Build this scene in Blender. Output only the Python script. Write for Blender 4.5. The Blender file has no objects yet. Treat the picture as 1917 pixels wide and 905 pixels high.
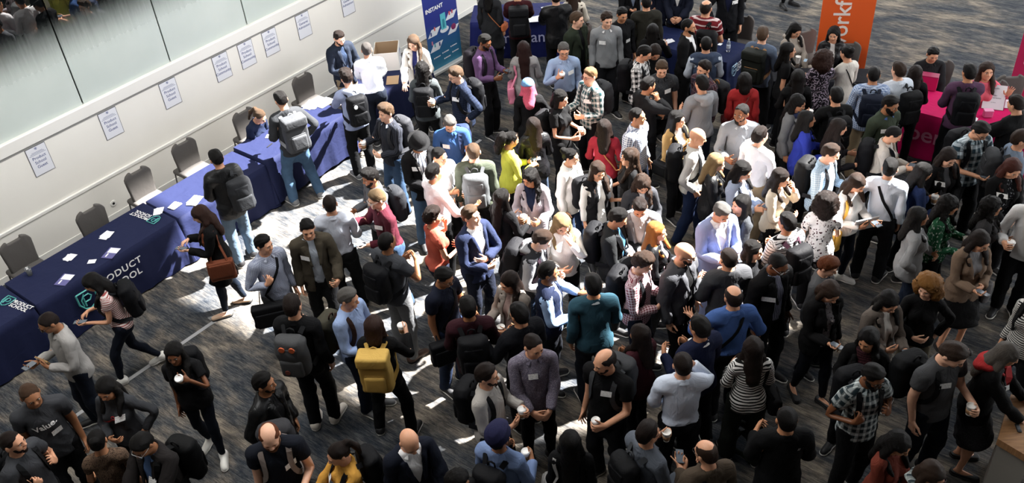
import bpy, math, random
import numpy as np
from mathutils import Matrix, Vector
rng = random.Random(7)
SC = bpy.context.scene
COL = SC.collection
# ------------------------------------------------------------------ camera
CX, CY, FPX, CAMZ = 958.5, 452.5, 1746.4, 7.8
_d = np.array([1156.4 - CX, 2727.3 - CY, FPX]); _d /= np.linalg.norm(_d)
_y = np.array([0, 0, 1.]) - _d * _d[2]; _y /= np.linalg.norm(_y)
RC = np.stack([np.cross(_y, -_d), _y, -_d])          # world = RC @ cam(x right, y down, z forward)
cd = bpy.data.cameras.new('camera'); cam = bpy.data.objects.new('camera', cd); COL.objects.link(cam)
cd.sensor_width = 36; cd.lens = FPX / 1917 * 36; cd.clip_end = 200
cam.matrix_world = Matrix(((RC[0, 0], -RC[0, 1], -RC[0, 2], 0), (RC[1, 0], -RC[1, 1], -RC[1, 2], 0), (RC[2, 0], -RC[2, 1], -RC[2, 2], CAMZ), (0, 0, 0, 1)))
SC.camera = cam
def bp(px, py, z=0.0):
    r = RC @ np.array([px - CX, py - CY, FPX]); t = (z - CAMZ) / r[2]
    return np.array([r[0] * t, r[1] * t, z])
def proj(p):
    c = RC.T @ (np.array(p, float) - np.array([0, 0, CAMZ])); return CX + FPX * c[0] / c[2], CY + FPX * c[1] / c[2]
# wall frame: U runs along the left wall, N points from it into the hall
AL = 0.7039; UU = np.array([math.sin(AL), math.cos(AL), 0]); NN = np.array([UU[1], -UU[0], 0]); WALLN = -11.995
def un(u, n, z=0.0):
    p = UU * u + NN * n; return np.array([p[0], p[1], z])
D2_ = math.radians
UANG = math.atan2(UU[1], UU[0])                       # rotation that puts local x on U
# ------------------------------------------------------------------ world, sun, exposure
W = bpy.data.worlds.new('sky'); SC.world = W; W.use_nodes = True
bg = W.node_tree.nodes['Background']; bg.inputs[0].default_value = (0.96, 0.98, 1.0, 1); bg.inputs[1].default_value = 4.3
SUN_AZ, SUN_EL = math.radians(-158), math.radians(47)
SDIR = np.array([math.cos(SUN_AZ) * math.cos(SUN_EL), math.sin(SUN_AZ) * math.cos(SUN_EL), -math.sin(SUN_EL)])
sl = bpy.data.lights.new('sun', 'SUN'); sl.energy = 60.0; sl.angle = math.radians(0.9); sl.color = (1.0, 0.97, 0.93)
so = bpy.data.objects.new('sun', sl); COL.objects.link(so)
so.rotation_euler = Vector(SDIR).to_track_quat('-Z', 'Y').to_euler(); so.location = (10, 20, 25)
# added fill lamp brightening the registration side of the hall
al_ = bpy.data.lights.new('fill_lamp', 'AREA'); al_.shape = 'RECTANGLE'; al_.size = 10; al_.size_y = 4.5; al_.energy = 1500; al_.color = (1.0, .985, .96)
ao = bpy.data.objects.new('fill_lamp', al_); COL.objects.link(ao); ao.location = un(4.2, -7.6, 10.6); ao.rotation_euler = (D2_(20), 0, UANG)
SC.view_settings.view_transform = 'Standard'; SC.view_settings.look = 'None'
SC.view_settings.exposure = 0.0; SC.view_settings.gamma = 1.0; SC.view_settings.use_curve_mapping = False
# ------------------------------------------------------------------ materials
def lin(h):
    h = h.lstrip('#')
    if len(h) == 3: h = ''.join(c * 2 for c in h)
    o = []
    for i in (0, 2, 4):
        c = int(h[i:i + 2], 16) / 255; o.append(c / 12.92 if c <= 0.04045 else ((c + 0.055) / 1.055) ** 2.4)
    return (*o, 1.0)
MATS = {}
class NT:
    def __init__(s, name):
        s.m = bpy.data.materials.new(name); s.m.use_nodes = True; s.t = s.m.node_tree; s.b = s.t.nodes['Principled BSDF']
    def n(s, typ, **kw):
        x = s.t.nodes.new(typ)
        for k, v in kw.items(): setattr(x, k, v)
        return x
    def put(s, sock, v):
        if isinstance(v, bpy.types.NodeSocket): s.t.links.new(v, sock)
        elif v is not None: sock.default_value = v
    def math(s, op, a, b=None, clamp=False):
        x = s.n('ShaderNodeMath', operation=op, use_clamp=clamp); s.put(x.inputs[0], a); s.put(x.inputs[1], b); return x.outputs[0]
    def mix(s, f, a, b):
        x = s.n('ShaderNodeMix', data_type='RGBA'); s.put(x.inputs[0], f); s.put(x.inputs[6], a); s.put(x.inputs[7], b); return x.outputs[2]
    def ramp(s, f, stops):
        x = s.n('ShaderNodeValToRGB'); s.put(x.inputs[0], f); e = x.color_ramp.elements
        while len(e) < len(stops): e.new(0.5)
        for i, (p, c) in enumerate(stops): e[i].position = p; e[i].color = c
        return x.outputs[0]
    def noise(s, vec, scale, detail=3, rough=.5, dist=0):
        x = s.n('ShaderNodeTexNoise'); s.put(x.inputs['Vector'], vec); x.inputs['Scale'].default_value = scale
        x.inputs['Detail'].default_value = detail; x.inputs['Roughness'].default_value = rough; x.inputs['Distortion'].default_value = dist
        return x.outputs['Fac']
    def scale(s, vec, xyz, rot=(0, 0, 0)):
        x = s.n('ShaderNodeMapping'); s.put(x.inputs[0], vec); x.inputs['Scale'].default_value = xyz; x.inputs['Rotation'].default_value = rot; return x.outputs[0]
    def bump(s, h, strength, dist=.01):
        x = s.n('ShaderNodeBump'); s.put(x.inputs['Height'], h); x.inputs['Strength'].default_value = strength; x.inputs['Distance'].default_value = dist
        s.t.links.new(x.outputs[0], s.b.inputs['Normal'])
    def rest(s): return s.n('ShaderNodeAttribute', attribute_name='rest').outputs['Vector']
    def objc(s): return s.n('ShaderNodeTexCoord').outputs['Object']
def plain(name, color, rough=.5, metal=0, spec=.5, noise=0, nscale=40):
    k = ('plain', color, rough, metal, noise)
    if k in MATS: return MATS[k]
    t = NT(name); t.b.inputs['Roughness'].default_value = rough; t.b.inputs['Metallic'].default_value = metal; t.b.inputs['Specular IOR Level'].default_value = spec
    c = lin(color)
    if noise:
        f = t.noise(t.objc(), nscale, 4); t.put(t.b.inputs['Base Color'], t.mix(f, [x * (1 - noise) for x in c[:3]] + [1], [min(1, x * (1 + noise)) for x in c[:3]] + [1]))
    else: t.b.inputs['Base Color'].default_value = c
    MATS[k] = t.m; return t.m
def cloth(color, pat='plain', c2='#ffffff', c3='#000000', sc=1.0, rough=.85, wr=.4):
    k = ('cloth', color, pat, c2, c3, sc, rough, wr)
    if k in MATS: return MATS[k]
    t = NT('cloth_' + pat); r = t.rest(); t.b.inputs['Roughness'].default_value = rough; t.b.inputs['Specular IOR Level'].default_value = .25 if rough < .6 else .14
    def dk(q):
        l = .3 * q[0] + .55 * q[1] + .15 * q[2]; k = (max(l, .002) / .45) ** .14; return tuple(min(.86, (v + (l - v) * .14) * k) for v in q[:3]) + (1,)
    a = dk(lin(color)); b = dk(lin(c2)); c = dk(lin(c3))
    sp = t.n('ShaderNodeSeparateXYZ'); t.put(sp.inputs[0], r); x, z = sp.outputs[0], sp.outputs[2]
    def band(s, f, th): return t.math('GREATER_THAN', t.math('FRACT', t.math('MULTIPLY', s, f)), th)
    if pat == 'plain': col = a
    elif pat == 'hstripe': col = t.mix(band(z, 40 * sc, .55), a, b)
    elif pat == 'wide': col = t.mix(band(z, 15 * sc, .75), a, b)
    elif pat == 'vstripe': col = t.mix(band(x, 40 * sc, .6), a, b)
    elif pat == 'check':
        f = t.math('MULTIPLY', t.math('ADD', band(x, 45 * sc, .5), band(z, 45 * sc, .5)), .5); col = t.mix(f, a, b)
    elif pat == 'plaid':
        f = t.math('MULTIPLY', t.math('ADD', band(x, 13 * sc, .5), band(z, 13 * sc, .5)), .5); col = t.mix(f, a, b)
        l = t.math('MAXIMUM', band(x, 13 * sc, .9), band(z, 13 * sc, .9)); col = t.mix(t.math('MULTIPLY', l, .7), col, c)
    elif pat == 'floral':
        v = t.n('ShaderNodeTexVoronoi'); t.put(v.inputs['Vector'], r); v.inputs['Scale'].default_value = 26 * sc
        f = t.math('LESS_THAN', v.outputs['Distance'], .33); g = t.math('GREATER_THAN', t.noise(r, 40 * sc, 2), .48)
        col = t.mix(t.math('MULTIPLY', f, g), a, b)
        v2 = t.math('GREATER_THAN', t.noise(r, 22 * sc, 1), .66); col = t.mix(v2, col, c)
    elif pat == 'speck':
        col = t.mix(t.math('GREATER_THAN', t.noise(r, 120 * sc, 2), .55), a, b)
    elif pat == 'denim':
        col = t.mix(t.noise(r, 9, 3), [q * .5 for q in a[:3]] + [1], [min(1, q * .95) for q in a[:3]] + [1])
    w = t.noise(t.scale(r, (1, 1, .7)), 11, 3, .55, .8)
    fine = t.noise(r, 260, 1)
    t.put(t.b.inputs['Base Color'], col)
    t.bump(t.math('ADD', w, t.math('MULTIPLY', fine, .012)), wr, .035)
    MATS[k] = t.m; return t.m
def hairmat(color):
    k = ('hair', color)
    if k in MATS: return MATS[k]
    t = NT('hair'); r = t.rest(); c = lin(color)
    f = t.noise(t.scale(r, (70, 70, 6)), 3, 3, .6)
    t.put(t.b.inputs['Base Color'], t.mix(f, [q * .4 for q in c[:3]] + [1], [min(1, q * 1.35) for q in c[:3]] + [1]))
    t.b.inputs['Roughness'].default_value = .5; t.b.inputs['Specular IOR Level'].default_value = .16; t.bump(f, .8, .015); MATS[k] = t.m; return t.m
SKINS = ['#e2b195', '#d39d7d', '#bb8562', '#9a6a4a', '#74492f', '#54341f']
def skinmat(i):
    k = ('skin', i)
    if k in MATS: return MATS[k]
    t = NT('skin'); r = t.rest(); c = lin(SKINS[i]); lip = t.n('ShaderNodeAttribute', attribute_name='lip').outputs['Fac']
    f = t.noise(r, 30, 3); base = t.mix(f, [c[0] * .9, c[1] * .85, c[2] * .83, 1], [min(1, q * 1.07) for q in c[:3]] + [1])
    t.put(t.b.inputs['Base Color'], t.mix(t.math('MULTIPLY', lip, .6), base, [c[0] * .75, c[1] * .42, c[2] * .42, 1]))
    t.b.inputs['Roughness'].default_value = .48; t.b.inputs['Specular IOR Level'].default_value = .4; MATS[k] = t.m; return t.m
# ------------------------------------------------------------------ objects
def tag(o, label=None, cat=None, group=None, kind=None):
    if label: o['label'] = label
    if cat: o['category'] = cat
    if group: o['group'] = group
    if kind: o['kind'] = kind
    return o
def empty(name, loc=(0, 0, 0), rz=0, **kw):
    o = bpy.data.objects.new(name, None); COL.objects.link(o); o.location = loc; o.rotation_euler = (0, 0, rz); o.empty_display_size = .1
    return tag(o, **kw)
def link(name, me, parent=None, mat=None, loc=(0, 0, 0), rot=(0, 0, 0)):
    o = bpy.data.objects.new(name, me); COL.objects.link(o)
    if parent is not None: o.parent = parent
    if mat is not None and not me.materials: me.materials.append(mat)
    o.location = loc; o.rotation_euler = rot
    return o
def mesh(name, V, F, smooth=False, mat=None):
    me = bpy.data.meshes.new(name)
    me.from_pydata([tuple(map(float, v)) for v in V], [], [tuple(int(i) for i in f) for f in F])
    if smooth: me.polygons.foreach_set('use_smooth', [True] * len(me.polygons))
    if mat: me.materials.append(mat)
    me.update(); return me
class MB:
    """collects boxes, bars, lathes into one mesh"""
    def __init__(s): s.v = []; s.f = []
    def add(s, V, F):
        k = len(s.v); s.v += [tuple(map(float, p)) for p in V]; s.f += [tuple(int(i) + k for i in f) for f in F]; return s
    def box(s, c, size, bev=0.0, M=None):
        x, y, z = [q / 2 for q in size]
        if bev <= 0:
            V = [(i * x, j * y, k * z) for k in (-1, 1) for j in (-1, 1) for i in (-1, 1)]
            F = [(0, 2, 3, 1), (4, 5, 7, 6), (0, 1, 5, 4), (2, 6, 7, 3), (0, 4, 6, 2), (1, 3, 7, 5)]
        else:
            b = min(bev, x * .99, y * .99, z * .99); V = []; F = []
            ring = [(-x + b, -y), (x - b, -y), (x, -y + b), (x, y - b), (x - b, y), (-x + b, y), (-x, y - b), (-x, -y + b)]
            inn = [(p * (x - b) / x, q * (y - b) / y) for p, q in ring]
            for rr, zz in ((inn, -z), (ring, -z + b), (ring, z - b), (inn, z)): V += [(p, q, zz) for p, q in rr]
            F = [tuple(range(7, -1, -1)), tuple(range(24, 32))]
            for L in range(3):
                for i in range(8): F.append((L * 8 + i, L * 8 + (i + 1) % 8, L * 8 + 8 + (i + 1) % 8, L * 8 + 8 + i))
        P = [Vector(v) for v in V]
        if M is not None: P = [M @ p for p in P]
        return s.add([p + Vector(c) for p in P], F)
    def tube(s, pts, r, n=8, cap=True):
        pts = [np.array(p, float) for p in pts]; R = r if hasattr(r, '__len__') else [r] * len(pts); V = []; F = []
        up = None
        for i, p in enumerate(pts):
            d = pts[min(i + 1, len(pts) - 1)] - pts[max(i - 1, 0)]; d = d / (np.linalg.norm(d) + 1e-9)
            if up is None: up = np.array([0, 0, 1.]) if abs(d[2]) < .9 else np.array([1., 0, 0])
            a = up - d * (up @ d); a /= np.linalg.norm(a); b = np.cross(d, a); up = a
            for k in range(n):
                t = 2 * math.pi * k / n; V.append(p + R[i] * (math.cos(t) * a + math.sin(t) * b))
        for i in range(len(pts) - 1):
            for k in range(n): F.append((i * n + k, i * n + (k + 1) % n, (i + 1) * n + (k + 1) % n, (i + 1) * n + k))
        if cap: F += [tuple(range(n - 1, -1, -1)), tuple(range((len(pts) - 1) * n, len(pts) * n))]
        return s.add(V, F)
    def lathe(s, prof, n=16, c=(0, 0, 0)):
        V = []; F = []
        for r, z in prof:
            for k in range(n): t = 2 * math.pi * k / n; V.append((c[0] + r * math.cos(t), c[1] + r * math.sin(t), c[2] + z))
        for i in range(len(prof) - 1):
            for k in range(n): F.append((i * n + k, i * n + (k + 1) % n, (i + 1) * n + (k + 1) % n, (i + 1) * n + k))
        F += [tuple(range(n - 1, -1, -1)), tuple(range((len(prof) - 1) * n, len(prof) * n))]
        return s.add(V, F)
    def ribbon(s, pts, nrm, w, t):
        """flat strap: pts path, nrm outward normals, width w, thickness t"""
        V = []; F = []; pts = [np.array(p, float) for p in pts]
        for i, p in enumerate(pts):
            d = pts[min(i + 1, len(pts) - 1)] - pts[max(i - 1, 0)]; d /= np.linalg.norm(d) + 1e-9
            nn = np.array(nrm[i], float); nn -= d * (nn @ d); nn /= np.linalg.norm(nn) + 1e-9; sd = np.cross(d, nn)
            for a, b in ((-1, 0), (1, 0), (1, 1), (-1, 1)): V.append(p + sd * a * w / 2 + nn * b * t)
        for i in range(len(pts) - 1):
            for k in range(4): F.append((i * 4 + k, i * 4 + (k + 1) % 4, i * 4 + 4 + (k + 1) % 4, i * 4 + 4 + k))
        F += [(3, 2, 1, 0), tuple(range((len(pts) - 1) * 4, len(pts) * 4))]
        return s.add(V, F)
    def build(s, name, mat, parent=None, smooth=False, **kw):
        return link(name, mesh(name, s.v, s.f, smooth, mat), parent, None, **kw)
_tc = {}
def text_mesh(body, size=.1, extrude=.0005, bold=0, align='CENTER', spacing=1.0):
    k = (body, size, extrude, bold, align, spacing)
    if k in _tc: return _tc[k]
    c = bpy.data.curves.new('text', 'FONT'); c.body = body; c.size = size; c.extrude = extrude; c.offset = bold; c.align_x = align; c.align_y = 'CENTER'; c.resolution_u = 3; c.space_line = .85; c.space_character = spacing
    o = bpy.data.objects.new('text', c); COL.objects.link(o)
    dg = bpy.context.evaluated_depsgraph_get(); me = bpy.data.meshes.new_from_object(o.evaluated_get(dg)); bpy.data.objects.remove(o); bpy.data.curves.remove(c)
    me.name = 'lettering'; me.materials.clear(); _tc[k] = me; return me
def text(name, body, size, mat, M, parent=None, **kw):
    me = text_mesh(body, size, **kw).copy(); me.materials.append(mat); me.transform(M); return link(name, me, parent)
# ------------------------------------------------------------------ soft modelling: distance fields turned into meshes
f32 = np.float32
class SDF:
    def __init__(s, lo, hi, h):
        s.lo = np.array(lo, float); s.h = h; s.n = np.ceil((np.array(hi) - s.lo) / h).astype(int) + 1
        s.v = np.full(s.n, 1.0, f32); s.ax = [(s.lo[i] + np.arange(s.n[i]) * h).astype(f32) for i in range(3)]
    def sl(s, lo, hi, m):
        o = []
        for i in range(3):
            a = int(max(0, math.floor((lo[i] - m - s.lo[i]) / s.h))); b = int(min(s.n[i], math.ceil((hi[i] + m - s.lo[i]) / s.h) + 1))
            if b <= a: return None
            o.append(slice(a, b))
        return tuple(o)
    def grid(s, sl): return (s.ax[0][sl[0]][:, None, None], s.ax[1][sl[1]][None, :, None], s.ax[2][sl[2]][None, None, :])
    def put(s, fn, lo, hi, k, cut=False):
        sl = s.sl(lo, hi, k + 3 * s.h + .01)
        if sl is None: return s
        d = fn(*s.grid(sl)).astype(f32); a = s.v[sl]
        if not cut:
            q = np.maximum(k - np.abs(a - d), 0) / max(k, 1e-6); s.v[sl] = np.minimum(a, d) - q * q * k * .25
        else:
            q = np.maximum(k - np.abs(a + d), 0) / max(k, 1e-6); s.v[sl] = np.maximum(a, -d) + q * q * k * .25
        return s
    def ell(s, c, r, k=.03, cut=False):
        c = np.array(c, float); r = np.array(r, float)
        def fn(X, Y, Z):
            x, y, z = (X - c[0]) / r[0], (Y - c[1]) / r[1], (Z - c[2]) / r[2]
            k0 = np.sqrt(x * x + y * y + z * z) + 1e-6; k1 = np.sqrt((x / r[0]) ** 2 + (y / r[1]) ** 2 + (z / r[2]) ** 2) + 1e-6
            return k0 * (k0 - 1) / k1
        return s.put(fn, c - r, c + r, k, cut)
    def cone(s, a, b, ra, rb, k=.03, cut=False, sy=1.0):
        a = np.array(a, float); b = np.array(b, float); ab = b - a; L2 = ab @ ab + 1e-12; m = max(ra, rb)
        def fn(X, Y, Z):
            x, y, z = X - a[0], Y - a[1], Z - a[2]
            t = np.clip((x * ab[0] + y * ab[1] + z * ab[2]) / L2, 0, 1)
            return np.sqrt((x - t * ab[0]) ** 2 + ((y - t * ab[1]) / sy) ** 2 + (z - t * ab[2]) ** 2) - (ra + (rb - ra) * t)
        return s.put(fn, np.minimum(a, b) - m, np.maximum(a, b) + m, k, cut)
    def box(s, c, hs, r=.01, k=.0, cut=False, M=None):
        c = np.array(c, float); hs = np.array(hs, float); e = hs if M is None else np.abs(np.array(M)) @ hs
        def fn(X, Y, Z):
            x, y, z = X - c[0], Y - c[1], Z - c[2]
            if M is not None: x, y, z = [M[0][i] * x + M[1][i] * y + M[2][i] * z for i in range(3)]
            qx, qy, qz = np.abs(x) - hs[0] + r, np.abs(y) - hs[1] + r, np.abs(z) - hs[2] + r
            return np.sqrt(np.maximum(qx, 0) ** 2 + np.maximum(qy, 0) ** 2 + np.maximum(qz, 0) ** 2) + np.minimum(np.maximum(qx, np.maximum(qy, qz)), 0) - r
        return s.put(fn, c - e, c + e, k, cut)
    def clip(s, fn, k=.0):
        """keep where fn<0"""
        d = np.broadcast_to(fn(*s.grid(tuple(slice(0, q) for q in s.n))), s.n).astype(f32)
        if k: q = np.maximum(k - np.abs(s.v - d), 0) / k; s.v = np.maximum(s.v, d) + q * q * k * .25
        else: s.v = np.maximum(s.v, d)
        return s
    def warp(s, fn):
        s.v = s.v + np.broadcast_to(fn(*s.grid(tuple(slice(0, q) for q in s.n))), s.n).astype(f32); return s
    def mesh(s, smooth=1):
        v = s.v; ins = v < 0
        ins[0] = ins[-1] = False; ins[:, 0] = ins[:, -1] = False; ins[:, :, 0] = ins[:, :, -1] = False
        cor = [(i, j, k) for i in (0, 1) for j in (0, 1) for k in (0, 1)]
        def sub(a, c): return a[c[0]:a.shape[0] - 1 + c[0], c[1]:a.shape[1] - 1 + c[1], c[2]:a.shape[2] - 1 + c[2]]
        cnt = sum(sub(ins, c).astype(np.int8) for c in cor); act = (cnt > 0) & (cnt < 8)
        idx = np.argwhere(act); vid = np.full(act.shape, -1, np.int64); vid[act] = np.arange(len(idx))
        cv = np.stack([v[idx[:, 0] + c[0], idx[:, 1] + c[1], idx[:, 2] + c[2]] for c in cor], 1); ci = np.stack([ins[idx[:, 0] + c[0], idx[:, 1] + c[1], idx[:, 2] + c[2]] for c in cor], 1)
        acc = np.zeros((len(idx), 3)); num = np.zeros(len(idx)); ca = np.array(cor, float)
        for a in range(8):
            for b in range(a + 1, 8):
                if abs(ca[a] - ca[b]).sum() != 1: continue
                m = ci[:, a] != ci[:, b]; t = np.where(m, cv[:, a] / (cv[:, a] - cv[:, b] + 1e-12), 0); t = np.clip(t, 0, 1)
                acc += m[:, None] * (ca[a] + t[:, None] * (ca[b] - ca[a])); num += m
        V = s.lo + (idx + acc / num[:, None]) * s.h
        Q = []
        for ax in range(3):
            a = [slice(None)] * 3; b = [slice(None)] * 3; a[ax] = slice(0, -1); b[ax] = slice(1, None)
            e = ins[tuple(a)] != ins[tuple(b)]; p = np.argwhere(e)
            o1, o2 = [(1, 2), (2, 0), (0, 1)][ax]
            def off(d1, d2):
                q = p.copy(); q[:, o1] -= d1; q[:, o2] -= d2; return vid[q[:, 0], q[:, 1], q[:, 2]]
            if len(p) == 0: continue
            quad = np.stack([off(1, 1), off(0, 1), off(0, 0), off(1, 0)], 1)
            fl = ~ins[tuple(a)][e]; quad[fl] = quad[fl][:, ::-1]; Q.append(quad)
        Q = np.concatenate(Q); Q = Q[(Q >= 0).all(1)]
        E = np.concatenate([Q[:, [0, 1]], Q[:, [1, 2]], Q[:, [2, 3]], Q[:, [3, 0]]])
        for _ in range(smooth):
            A = np.zeros_like(V); n = np.zeros(len(V)); np.add.at(A, E[:, 0], V[E[:, 1]]); np.add.at(n, E[:, 0], 1); np.add.at(A, E[:, 1], V[E[:, 0]]); np.add.at(n, E[:, 1], 1)
            V = V * .5 + .5 * A / np.maximum(n, 1)[:, None]
        return V, Q
def decim(V, Q, target, w=None):
    me = bpy.data.meshes.new('tmp'); me.vertices.add(len(V)); me.vertices.foreach_set('co', np.asarray(V, f32).ravel())
    me.loops.add(Q.size); me.loops.foreach_set('vertex_index', Q.ravel().astype(np.int32)); me.polygons.add(len(Q)); me.polygons.foreach_set('loop_start', np.arange(0, Q.size, 4, dtype=np.int32)); me.update(calc_edges=True)
    o = bpy.data.objects.new('tmp', me); COL.objects.link(o)
    md = o.modifiers.new('d', 'DECIMATE'); md.ratio = min(1, target / (2 * len(Q))); md.use_collapse_triangulate = True
    if w is not None:
        g = o.vertex_groups.new(name='g')
        for val in np.unique(w): g.add(np.nonzero(w == val)[0].tolist(), float(val), 'ADD')
        md.vertex_group = 'g'; md.vertex_group_factor = 6
    dg = bpy.context.evaluated_depsgraph_get(); m2 = bpy.data.meshes.new_from_object(o.evaluated_get(dg))
    bpy.data.objects.remove(o); bpy.data.meshes.remove(me); m2.calc_loop_triangles()
    v = np.zeros(len(m2.vertices) * 3, f32); m2.vertices.foreach_get('co', v); t = np.zeros(len(m2.loop_triangles) * 3, np.int32); m2.loop_triangles.foreach_get('vertices', t)
    bpy.data.meshes.remove(m2); return v.reshape(-1, 3).astype(float), t.reshape(-1, 3)
def tri_mesh(name, V, T, rest=None):
    me = bpy.data.meshes.new(name); me.vertices.add(len(V)); me.vertices.foreach_set('co', np.asarray(V, f32).ravel())
    n = T.shape[1]; me.loops.add(T.size); me.loops.foreach_set('vertex_index', T.ravel().astype(np.int32)); me.polygons.add(len(T)); me.polygons.foreach_set('loop_start', np.arange(0, T.size, n, dtype=np.int32))
    me.polygons.foreach_set('use_smooth', np.ones(len(T), bool)); me.update(calc_edges=True)
    a = me.attributes.new('rest', 'FLOAT_VECTOR', 'POINT'); a.data.foreach_set('vector', np.asarray(V if rest is None else rest, f32).ravel()); return me
# ------------------------------------------------------------------ the human figure, 1.75 m in its rest pose, facing -y, its left at +x
S2 = .70711
def skel(sex):
    f = sex == 'f'; sx = .148 if f else .166
    J = dict(pel=(0, 0, .95), spi=(0, 0, 1.03), che=(0, .005, 1.2), nec=(0, .015, 1.47), hea=(0, .005, 1.57))
    for s, g in (('L', 1), ('R', -1)):
        sh = np.array([g * sx, .012, 1.41]); d = np.array([g * S2, 0, -S2]); el = sh + d * .285; wr = el + d * .25
        J['sh' + s], J['el' + s], J['wr' + s] = sh, el, wr
        J['hi' + s] = (g * .09, 0, .92); J['kn' + s] = (g * .1, -.008, .495); J['an' + s] = (g * .105, .015, .08); J['to' + s] = (g * .115, -.13, .03)
        Y = np.array([0, 1., 0]); pn = np.array([-g * S2, 0, -S2])
        for q, (ac, ln, fan) in enumerate(((-.033, .07, -.16), (-.011, .078, -.04), (.011, .072, .07), (.031, .056, .2))):
            dd = d + Y * fan; dd /= np.linalg.norm(dd); b0 = wr + d * .088 + Y * ac
            J[f'f{q}a{s}'], J[f'f{q}b{s}'], J[f'f{q}c{s}'] = b0, b0 + dd * ln * .48, b0 + dd * ln
        t0 = wr + d * .02 - Y * .026 + pn * .006; t1 = t0 + (d * .55 - Y * .75 + pn * .25) * .045; t2 = t1 + (d * .85 - Y * .5 + pn * .1) * .052
        J['f4a' + s], J['f4b' + s], J['f4c' + s] = t0, t1, t2
    return {k: np.array(v, float) for k, v in J.items()}
SK = {s: skel(s) for s in 'mf'}
BN = ['pel', 'spi', 'che', 'nec', 'hea'] + [p + s for s in 'LR' for p in ('ua', 'fa', 'ha', 'th', 'sn', 'fo')] + [f'f{q}{ab}{s}' for s in 'LR' for q in range(5) for ab in 'ab']
BI = {b: i for i, b in enumerate(BN)}
def bones(sex):
    J = SK[sex]; B = {}
    B['pel'] = (J['pel'] - [0, 0, .06], (0, 0, 1.0), .13); B['spi'] = ((0, 0, 1.06), (0, 0, 1.16), .125); B['che'] = ((0, 0, 1.24), (0, .01, 1.4), .14)
    B['nec'] = ((0, .015, 1.49), (0, .005, 1.54), .055); B['hea'] = ((0, 0, 1.6), (0, 0, 1.68), .085)
    for s in 'LR':
        B['ua' + s] = (J['sh' + s], J['el' + s], .05); B['fa' + s] = (J['el' + s], J['wr' + s], .04); B['ha' + s] = (J['wr' + s], J['f1a' + s], .03)
        B['th' + s] = (J['hi' + s] - [0, 0, .05], J['kn' + s], .08); B['sn' + s] = (J['kn' + s], J['an' + s], .05); B['fo' + s] = (J['an' + s] - [0, 0, .03], J['to' + s], .035)
        for q in range(5): B[f'f{q}a{s}'] = (J[f'f{q}a{s}'], J[f'f{q}b{s}'], .008); B[f'f{q}b{s}'] = (J[f'f{q}b{s}'], J[f'f{q}c{s}'], .008)
    return B
BO = {s: bones(s) for s in 'mf'}
def segd(V, a, b):
    a = np.array(a, float); ab = np.array(b, float) - a; t = np.clip(((V - a) @ ab) / (ab @ ab + 1e-9), 0, 1); return np.linalg.norm(V - a - t[:, None] * ab, axis=1)
def weights(V, sex, tau=.022):
    B = BO[sex]; main = BN[:17]; D = np.zeros((len(V), 17))
    for i, b in enumerate(main):
        a, e, r = B[b]; d = segd(V, a, e) - r
        if b in ('pel', 'spi', 'che'):
            Vs = V.copy(); Vs[:, 0] *= .8; d = segd(Vs, a, e) - r
        if b[-1] == 'L' and len(b) == 3: d = d + np.maximum(-V[:, 0] - .0, 0) * 3
        if b[-1] == 'R' and len(b) == 3: d = d + np.maximum(V[:, 0], 0) * 3
        D[:, i] = d
    # hair and heads stay with the head, arms do not grab the hips
    w = np.exp(-(D - D.min(1, keepdims=True)) / tau); w /= w.sum(1, keepdims=True)
    Wt = np.zeros((len(V), len(BN))); Wt[:, :17] = w
    for s in 'LR':
        hi = BI['ha' + s]; m = w[:, hi] > .3
        if not m.any(): continue
        P = V[m]; names = [f'f{q}{ab}{s}' for q in range(5) for ab in 'ab']
        d = np.stack([segd(P, B['ha' + s][0] , B['ha' + s][1]) - .034] + [segd(P, *B[x][:2]) - .008 for x in names], 1)
        e = np.exp(-(d - d.min(1, keepdims=True)) / .004); e /= e.sum(1, keepdims=True)
        Wt[m, hi] = w[m, hi] * e[:, 0]
        for j, x in enumerate(names): Wt[m, BI[x]] = w[m, hi] * e[:, 1 + j]
    Wt[Wt < .01] = 0; return Wt / Wt.sum(1, keepdims=True)
def patcoord(V, Wt, sex):
    """coordinates for woven patterns: around and along torso, arms and legs"""
    J = SK[sex]; P = np.stack([.17 * np.arctan2(V[:, 0], np.abs(V[:, 1]) + .01), V[:, 1], V[:, 2]], 1)
    for s in 'LR':
        m = Wt[:, BI['ua' + s]] + Wt[:, BI['fa' + s]] + Wt[:, BI['ha' + s]] > .5; d = (J['el' + s] - J['sh' + s]); d /= np.linalg.norm(d); r = V[m] - J['sh' + s]; al = r @ d; q = r - al[:, None] * d; e2 = np.cross(d, [0, 1, 0])
        P[m] = np.stack([.06 * np.arctan2(q @ e2, np.abs(q[:, 1]) + .005), V[m, 1] , 1.4 - al], 1)
    return P
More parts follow.
